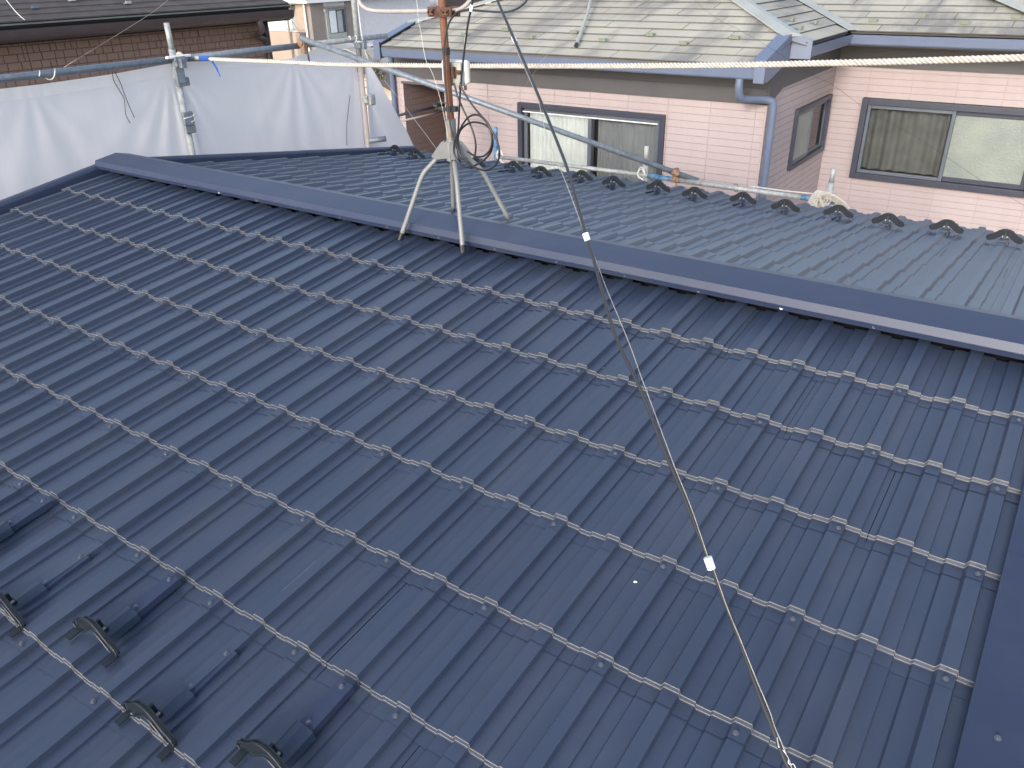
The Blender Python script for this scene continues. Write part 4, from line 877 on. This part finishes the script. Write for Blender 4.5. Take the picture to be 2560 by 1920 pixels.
# ---- roof slates
SLP = .3; EXP = .2425; SW = 1.19
def clip(poly, lines):
    """keep the part of a 2D polygon with a*x+b*y<=c for each line"""
    for a, b, c in lines:
        out = []; n = len(poly)
        for i in range(n):
            p, q = poly[i], poly[(i+1) % n]; dp, dq = a*p[0]+b*p[1]-c, a*q[0]+b*q[1]-c
            if dp <= 0: out.append(p)
            if (dp < 0 < dq) or (dq < 0 < dp):
                t = dp/(dp-dq); out.append((p[0]+(q[0]-p[0])*t, p[1]+(q[1]-p[1])*t))
        poly = out
        if len(poly) < 3: return []
    return poly
def slate_face(to_xy, zf, s0, s1, nrow, lines, first_h=.0, mt='slate', parent=None, T=TA, width=SW, exp=EXP, off0=0.0, name='slate', th=.014):
    """to_xy(s, d): plan point for s along the eave and d up-slope (plan); zf(d) = height"""
    parent = parent or ph
    for r in range(nrow):
        d0, d1 = r*exp, (r+1)*exp + .03
        s = s0 - width + ((off0 + width*((r*.37) % 1.0)) % width)
        while s < s1:
            a, b = max(s, s0)+.004, min(s+width, s1)-.004
            if b - a > .03:
                sd_ = clip([(a, d0), (b, d0), (b, d1), (a, d1)], lines)
                if len(sd_) >= 3:
                    j = random.uniform(-.002, .002); top, bot = [], []
                    for (q, dd) in sd_:
                        x, y = to_xy(q, dd); lift = .020*(1 - (dd-d0)/(d1-d0)) + j
                        top.append(Vector((x, y, zf(dd) + lift))); bot.append(Vector((x, y, zf(dd) + lift - th)))
                    n = len(top); m = MB(); m.add(top + bot, [tuple(range(n)), tuple(range(n, 2*n))[::-1]] + [(i, n+i, n+(i+1) % n, (i+1) % n) for i in range(n)])
                    # keep outward orientation
                    me_o = m.build(name, [M[mt], M['slate_edge']], parent, T)
                    for i_, pl in enumerate(me_o.data.polygons): pl.material_index = 0 if i_ == 0 else 1
            s += width
# front face: s = x from -7.17.., d = y-7.385
fz = lambda d: -.055 + SLP*(d - .015)
slate_face(lambda s, d: (s, 7.385 + d), fz, -7.12, -1.03, 17, [(1, 1, -.93 + .82), (-1, 1, 7.22 + .82)], off0=.55)
MB().poly([(-7.2, 7.4, -.075), (-.92, 7.4, -.075), (-.86, 8.2, .165), (-4.075, 11.43, 1.13), (-7.28, 8.2, .165)]).build('roof_underlay', M['slate_edge'], ph, TA)
m = MB(); m.box(-7.12, -1.03, 7.39, 7.42, -.085, -.062); m.build('eave_strip', M['slate_edge'], ph, TA)
# right-facing face: s = y from 8.3 to 10.28+, d = -.66-x
rz = lambda d: .125 + SLP*d
slate_face(lambda s, d: (-.70 - d, s), rz, 8.30, 13.6, 14, [(1, -1, 10.22), (-1, 1, -8.18)], off0=.3)
MB().poly([(-.7, 8.28, .105), (-.7, 10.25, .105), (-4.075, 13.66, 1.12), (-4.075, 11.43, 1.12), (-.86, 8.2, .15)]).build('roof_underlay', M['slate_edge'], ph, TA)
# right block front face: s = x, d = y-10.28
slate_face(lambda s, d: (s, 10.33 + d), rz, -4.0, 2.15, 14, [(-1, -1, .62), (1, 1, 2.10)], off0=.1)
MB().poly([(-.66, 10.3, .105), (2.15, 10.3, .105), (-1.2, 13.7, 1.12), (-4.075, 13.7, 1.12)]).build('roof_underlay', M['slate_edge'], ph, TA)
# rear and side planes
m = MB(); m.poly([(-7.45, 8.3, .1), (-4.075, 11.43, 1.14), (-4.075, 13.7, 1.14), (-7.45, 17.2, .1)]); m.poly([(-7.45, 17.2, .1), (-4.075, 13.7, 1.14), (-1.2, 13.7, 1.14), (2.2, 17.2, .1)]); m.poly([(2.15, 10.3, .1), (6.2, 10.3, .1), (6.2, 17.2, .1), (2.2, 17.2, .1), (-1.2, 13.7, 1.14)]); m.build('rear_roof', M['slate'], ph, TA)
# hip and valley flashings
def strip(p, q, wdt, side, rise=.03, name='hip_cap', mt='lead'):
    p, q, side = Vector(p), Vector(q), Vector(side).normalized(); m = MB()
    dz = Vector((0, 0, 1)); a = [p - side*wdt - dz*.0, p - side*wdt*.95 + dz*.012, p + dz*(rise), p + side*wdt*.95 + dz*.012, p + side*wdt]
    b = [v + (q-p) for v in a]; n = len(a); m.add(a+b, [(i, i+1, n+i+1, n+i) for i in range(n-1)] + [tuple(range(n))[::-1], tuple(range(n, 2*n))]); return m.build(name, M[mt], ph, TA)
strip((-.87, 8.22, .215), (-4.075, 11.43, 1.178), .135, (1, 1, 0), .045)
strip((-7.27, 8.22, .215), (-4.075, 11.43, 1.178), .105, (1, -1, 0), .045)
strip((-.64, 10.30, .150), (-4.05, 13.71, 1.173), .085, (1, 1, 0), .012, 'valley_flashing')
strip((2.15, 10.3, .165), (-1.2, 13.65, 1.17), .105, (1, 1, 0), .045)
# snow stops
ssm = MB(); ssm.box(-.055, .055, -.012, .0, .0, .045); ssm.box(-.055, .055, 0, .085, .0, .006)
for k in range(4): ssm.box(-.047+.03*k, -.039+.03*k, -.017, -.012, .004, .042)
ss_me = None
def stop(x, y, z, rz=0):
    global ss_me
    if ss_me is None:
        m = MB(); m.v = [v*K for v in ssm.v]; m.f = ssm.f; ss_me = m.mesh('snow_stop', M['stop'])
    o = link('snow_stop', ss_me, ph, TA((x, y, z))); o.rotation_euler = (math.atan(SLP), 0, rz)
for k in range(-1, 6):
    x = -1.57 - 1.205*k
    if -6.9 < x < -1.1: stop(x, 8.09, fz(8.09-7.385)+.022)
    x = -2.18 - 1.205*k
    if -6.9 < x < -1.1: stop(x, 7.86, fz(7.86-7.385)+.022)
for x, y in ((.12, 10.86), (.72, 10.64), (-.48, 10.64), (1.3, 10.86)): stop(x, y, rz(y-10.33)+.022)
for x, y in ((-1.0, 8.95), (-1.25, 9.35), (-1.05, 9.8)): stop(x, y, rz(-.70-x)+.022, PI/2)
# grey stay across the slates near the hip
t = thing('roof_stay', 'long pale flat bar lying up the slate roof of the pink house', 'bar', TA((-3.7, 8.0, .2)))
MB().tube([(-3.66, 7.62, .06), (-4.03, 8.55, .40), (-4.5, 9.6, .85)], .022, 6).build('bar', M['lead'], t, TA)
MB().tube([(-3.655, 7.60, .055), (-3.67, 7.64, .075)], .03, 8).build('end_cap', M['iron'], t, TA)

# ================================================================== brown tiled house, upper left
bh = thing('brown_house', 'house with brown tile walls and dark slate roof behind the left white sheet', 'house', (-10, 2, -6))
MB().box(-12.5, -8.006, -6, 5.93, -6, .36).build('wall', M['mortar'], bh)
TR, n = .0868, 0
seams = [-.063 + 1.1894*k for k in range(-5, 6)]
stuff = MB()
tiles = []
for r in range(-40, 5):
    z0 = -.0 + r*TR; y = -5.9 - random.random()*.05
    while y < 5.92:
        w_ = random.choice((.075, .11, .13, .16)); e = min(y+w_, 5.925)
        for s_ in seams:
            if y < s_ < e: e = s_
        if e - y > .02: tiles.append((y+.005, e-.005, z0+.005, z0+TR-.005, random.uniform(.006, .012)))
        y = e
tiles.sort(key=lambda q: (abs(q[2]-.07) + max(0, 1.0-q[0])*3))
for i, (a, b, c, d_, t_) in enumerate(tiles):
    if i < 296: MB().box(-8.006, -8.0+t_*.5, a, b, c, d_).build('wall_tile', M['brick'], bh)
    else: stuff.box(-8.006, -8.0+t_*.5, a, b, c, d_)
stuff.build('wall_tiles', M['brick'], bh, kind='stuff')
bz = lambda d: .615 + .35*d
def bslates():
    for r in range(14):
        d0, d1 = r*.152, (r+1)*.152+.03; s = -6.2 + .45*(r % 2)
        while s < 6.0:
            a, b = s+.002, min(s+.90, 6.0)-.002
            if b-a > .05:
                m = MB(); x0, x1 = -7.56-d0, -7.56-d1; m.add([(x0, a, bz(d0)+.018), (x0, b, bz(d0)+.018), (x1, b, bz(d1)+.002), (x1, a, bz(d1)+.002), (x0, a, bz(d0)+.004), (x0, b, bz(d0)+.004), (x1, b, bz(d1)-.01), (x1, a, bz(d1)-.01)],
                      [(0,1,2,3), (0,4,5,1), (1,5,6,2), (3,7,4,0)]); m.build('slate', M['brown_slate'], bh)
            s += .90
bslates()
m = MB(); m.poly([(-7.55, -6.2, .60), (-7.55, 6.0, .60), (-10, 6.0, 1.46), (-10, -6.2, 1.46)]); m.poly([(-12.6, -6.2, .60), (-12.6, 6.0, .60), (-10, 6.0, 1.46), (-10, -6.2, 1.46)]); m.poly([(-7.6, 5.99, .58), (-10, 5.99, 1.44), (-12.5, 5.99, .58)]); m.build('roof_underlay', M['mortar'], bh)
MB().box(-7.60, -7.555, -6.2, 6.0, .565, .612).build('eave_strip', M['deck'], bh)
MB().box(-7.58, -7.53, -6.2, 6.0, .590, .606).build('eave_flashing', M['eave_metal'], bh)
MB().box(-8.0, -7.60, -6.2, 6.0, .40, .42).build('soffit', M['mortar'], bh)
MB().box(-7.62, -7.58, -6.2, 6.0, .40, .57).build('fascia_board', M['deck'], bh)
m = MB(); q = []
for k in range(11):
    t = PI*k/10; q.append(Vector((-7.505 - .075*math.cos(t), 0, .545 - .125*math.sin(t)**.8)))
m.extrude(q, (0, -6.3, 0), (0, 5.96, 0)); m.poly([p + Vector((0, 5.96, 0)) for p in q]); m.build('gutter', M['brown_gutter'], bh, smooth=True)
m = MB(); m.tube(spline([(-7.5, 5.35, .44), (-7.5, 5.38, .33), (-7.62, 5.42, .26), (-7.9, 5.62, .20), (-7.95, 5.78, .14), (-7.95, 5.82, .05), (-7.95, 5.83, -.1), (-7.95, 5.83, -6)], 6), .045, 12); m.build('rain_pipe', M['brown_gutter'], bh, smooth=True)
for (x, y, z) in ((-7.825, 2.46, .735), (-7.966, 3.0, .785), (-7.806, 3.62, .73)):
    m = MB(); m.box(x-.01, x+.01, y-.035, y+.035, z, z+.03); m.box(x-.06, x, y-.035, y+.035, z, z+.006); m.build('snow_stop', M['lead'] if y > 2.8 else M['gutter'], bh)

# ================================================================== background buildings (far, twice the distance of their working units)
ap = thing('apartment_house', 'beige and taupe apartment house with white rain pipe beyond the brown house', 'building', TB((-11.5, 10, -2.4)))
def P_(n, m, mt, par=ap, **k): return m.build(n, M[mt], par, TB, **k)
P_('wall', MB().box(-14.5, -11.17, 9.6, 12, -2.43, .50), 'white_wall')
P_('pillar_wall', MB().box(-11.17, -10.90, 9.30, 12, -2.43, .52), 'beige')
P_('side_wall', MB().box(-10.90, -10.72, 9.29, 9.64, -2.43, .44), 'brown_wall')
P_('side_wall', MB().box(-11.1, -10.735, 9.64, 10.24, -2.43, .60), 'lavender')
P_('wall_panel', MB().box(-10.735, -10.722, 9.65, 10.23, .36, .60), 'lavender')
P_('wall_panel', MB().box(-10.735, -10.722, 9.65, 10.23, -2.4, -.26), 'lavender')
P_('side_wall', MB().box(-11.1, -10.72, 10.24, 10.49, -2.43, .60), 'brown_wall')
P_('side_wall', MB().box(-11.1, -10.76, 10.49, 13, -2.43, .60), 'lavender')
P_('balcony_wall', MB().box(-12.9, -11.27, 9.20, 9.27, -1.2, -.085), 'beige')
P_('balcony_wall', MB().box(-11.265, -11.05, 9.15, 9.27, -1.2, -.085), 'beige')
P_('balcony_wall', MB().box(-11.05, -10.93, 9.12, 9.28, -2.4, -.09), 'brown_wall')
m = MB(); m.tube([(-12.9, 9.2, -.03), (-10.9, 9.2, -.03)], .006, 6); [m.tube([(-12.9+.2*k, 9.2, -.09), (-12.9+.2*k, 9.2, -.03)], .004, 5) for k in range(11)]; P_('balcony_rail', m, 'galv_light')
wf = MB(); wf.box(-11.85, -11.23, 9.585, 9.60, -.10, .36); wo = P_('window', wf, 'lead')
P_('pane', MB().box(-11.80, -11.62, 9.57, 9.585, -.08, .33), 'curtain', wo); P_('pane', MB().box(-11.58, -11.42, 9.57, 9.585, -.08, .33), 'curtain_grey', wo); P_('pane', MB().box(-11.39, -11.27, 9.57, 9.585, -.08, .33), 'curtain', wo)
P_('canopy_edge', MB().box(-12.9, -11.15, 9.15, 9.6, .37, .385), 'brown_wall')
P_('eave_band', MB().box(-14.6, -10.60, 9.10, 13, .445, .50), 'white_wall')
P_('eave_band', MB().box(-14.6, -10.65, 9.15, 13, .51, .56), 'lead')
P_('rain_pipe', MB().tube([(-10.84, 9.24, .45), (-10.84, 9.24, -2.4)], .019, 8), 'white_wall')
P_('rain_pipe', MB().tube([(-11.20, 9.10, .28), (-11.20, 9.10, -.9)], .018, 8), 'brown_wall')
P_('clothes_rack', MB().tube([(-11.16, 9.12, .16), (-10.95, 9.12, -.02)], .004, 5), 'iron')
P_('wall_lamp', MB().tube([(-10.70, 9.63, .29), (-10.70, 9.66, .29)], .018, 10), 'white_wall')
wf = MB(); wf.box(-10.735, -10.70, 9.67, 10.20, -.235, .355); wo = P_('window', wf, 'lead')
P_('window_hood', MB().box(-10.735, -10.64, 9.66, 10.24, .33, .352), 'brown_wall')
P_('window_inner', MB().box(-10.70, -10.695, 9.74, 10.19, -.14, .29), 'win', wo)
P_('pane', MB().box(-10.695, -10.69, 9.755, 9.93, -.13, .28), 'curtain', wo); P_('pane', MB().box(-10.695, -10.69, 9.97, 10.10, -.13, .27), 'curtain_grey', wo)
P_('window_sill', MB().box(-10.735, -10.66, 9.68, 10.21, -.255, -.235), 'brown_wall')
# grey panel building
gb = thing('grey_building', 'lavender grey building with tall vertical wall panels behind the brown-stained pole', 'building', TB((-13, 15, -2.4)))
x = -13.54
MB().box(-14.12, -11.4, 14.02, 17, -2.43, 2.0).build('wall', M['mortar'], gb, TB)
while x < -11.4:
    for z0, z1 in ((-2.4, -.505), (-.50, 1.95)): MB().box(x+.006, x+.294, 14.0, 14.025, z0, z1).build('wall_panel', M['grey_wall'], gb, TB)
    x += .30
m = MB(); q = [Vector((-13.83 - .26*math.cos(PI*k/12), 14.0 - .16*math.sin(PI*k/12), 0)) for k in range(13)]; m.extrude(q, (0, 0, -2.43), (0, 0, 2)); m.build('duct', M['grey_wall'], gb, TB, smooth=True)
MB().tube([(-12.95, 13.95, -.1), (-12.95, 13.99, -.1)], .02, 8).build('vent_cap', M['galv'], gb, TB)
# white sided house
wh = thing('white_house', 'white sided house with a navy framed window beyond the slate hip', 'house', TB((-12.5, 16.5, -2.4)))
MB().box(-13.9, -11.2, 16.02, 18, -2.43, .22).build('wall', M['mortar'], wh, TB)
for r in range(28): MB().box(-13.31, -11.2, 16.0, 16.022, -.9+r*.04+.001, -.9+(r+1)*.04-.001).build('siding_board', M['white_wall'], wh, TB)
MB().box(-13.88, -13.33, 15.97, 16.03, -.30, .30).build('window_frame', M['win'], wh, TB)
MB().box(-13.84, -13.70, 15.96, 15.97, -.24, .28).build('pane', M['curtain_grey'], wh, TB); MB().box(-13.64, -13.40, 15.96, 15.97, -.24, .28).build('pane', M['grey_wall'], wh, TB)
m = MB(); m.prism([(-12.95, 15.7, .34), (-11.0, 15.7, -.16), (-11.0, 15.7, -.08), (-12.95, 15.7, .42)], (0, 2.2, 0)); m.build('roof', M['brown_slate'], wh, TB)
pp = thing('utility_pole', 'slim concrete pole standing behind the left end of the slate roof', 'utility pole', TB((-11.6, 12.8, -2.43)))
PB = Vector((-13.05, 15.1, 0)); MB().tube([(-13.38, 15.4, -2.43), (-13.38, 15.4, 1.2)], .042, 12).build('pole', M['concrete'], pp, TB, smooth=True)
m = MB()
for z in (.0, -.12, -.3): m.tube([(-13.34, 15.36, z), (-13.28, 15.3, z+.01)], .012, 6)
m.build('pole_step', M['iron'], pp, TB)
# lean-to beyond the pink house's left corner with dried vine
lt = thing('shed_roof_house', 'cream walled outbuilding with a grey sloping roof left of the pink house corner', 'outbuilding', TA((-9, 10, -8.2)))
MB().box(-9.55, -8.1, 9.35, 10.0, ZB, -.8).build('wall', M['cream'], lt, TA)
MB().prism([(-9.6, 9.0, -.34), (-8.15, 9.0, -.73), (-8.15, 9.0, -1.06), (-8.42, 9.0, -1.04), (-8.76, 9.0, -.93), (-8.84, 9.0, -.80), (-9.2, 9.0, -.74), (-9.6, 9.0, -.72)], (0, .3, 0)).build('verge_board', M['frieze'], lt, TA)
MB().prism([(-9.6, 9.0, -.336), (-8.15, 9.0, -.725), (-8.15, 9.0, -.70), (-9.6, 9.0, -.311)], (0, .6, 0)).build('roof', M['slate'], lt, TA)
MB().box(-9.6, -8.05, 9.30, 9.345, -1.3, -1.25).build('wall_band', M['beige'], lt, TA)
vn = thing('dried_vine', 'tangle of dry brown vine hanging on the grey outbuilding roof', 'vine', TA((-8.7, 8.9, -.7)))
m = MB(); rnd = random.Random(3)
for k in range(46):
    p = Vector((-8.86 + rnd.gauss(0, .14), 8.93 + rnd.uniform(-.06, .03), -.62 + rnd.gauss(0, .10))); pts = [p]; d_ = Vector((rnd.uniform(-1, 1), rnd.uniform(-.2, .2), rnd.uniform(-.9, .6))).normalized()
    for j in range(6): d_ = (d_ + Vector((rnd.uniform(-.7, .7), rnd.uniform(-.3, .3), rnd.uniform(-.8, .5)))).normalized(); pts.append(pts[-1] + d_*.055)
    m.tube(spline(pts, 2), rnd.uniform(.004, .011), 5)
m.build('stems', M['vine'], vn, TA)
m = MB()
for k in range(220):
    p = Vector((-8.80 + rnd.gauss(0, .13), 8.9 + rnd.uniform(-.08, .03), -.62 + rnd.gauss(0, .09))); a = Vector((rnd.uniform(-1, 1), rnd.uniform(-1, 1), rnd.uniform(-1, 1))).normalized()*.028; b = a.cross(Vector((rnd.random(), rnd.random(), 1))).normalized()*.016
    m.poly([p-a, p+b, p+a, p-b])
m.build('leaves', M['stop'], vn, TA, kind='stuff')
rs = thing('red_shrub', 'small patch of red leaves left of the blue gutter end', 'shrub', TA((-8.9, 10.5, -.6)))
m = MB()
for k in range(420):
    p = Vector((-10.35 + rnd.gauss(0, .22), 10.6 + rnd.uniform(-.2, .2), -.60 + abs(rnd.gauss(0, .10)) - .06)); a = Vector((rnd.uniform(-1, 1), rnd.uniform(-1, 1), rnd.uniform(-1, 1))).normalized()*.035; b = a.cross(Vector((rnd.random(), rnd.random(), 1))).normalized()*.022
    m.poly([p-a, p+b, p+a, p-b])
m.build('foliage', M['red_leaf'], rs, TA); MB().tube([(-10.3, 10.6, ZB), (-10.3, 10.6, -.6)], .03, 6).build('stem', M['vine'], rs, TA)
MB().box(-14, -9.3, 12.3, 12.6, ZB, -.62).build('wall', M['white_wall'], lt, TA)
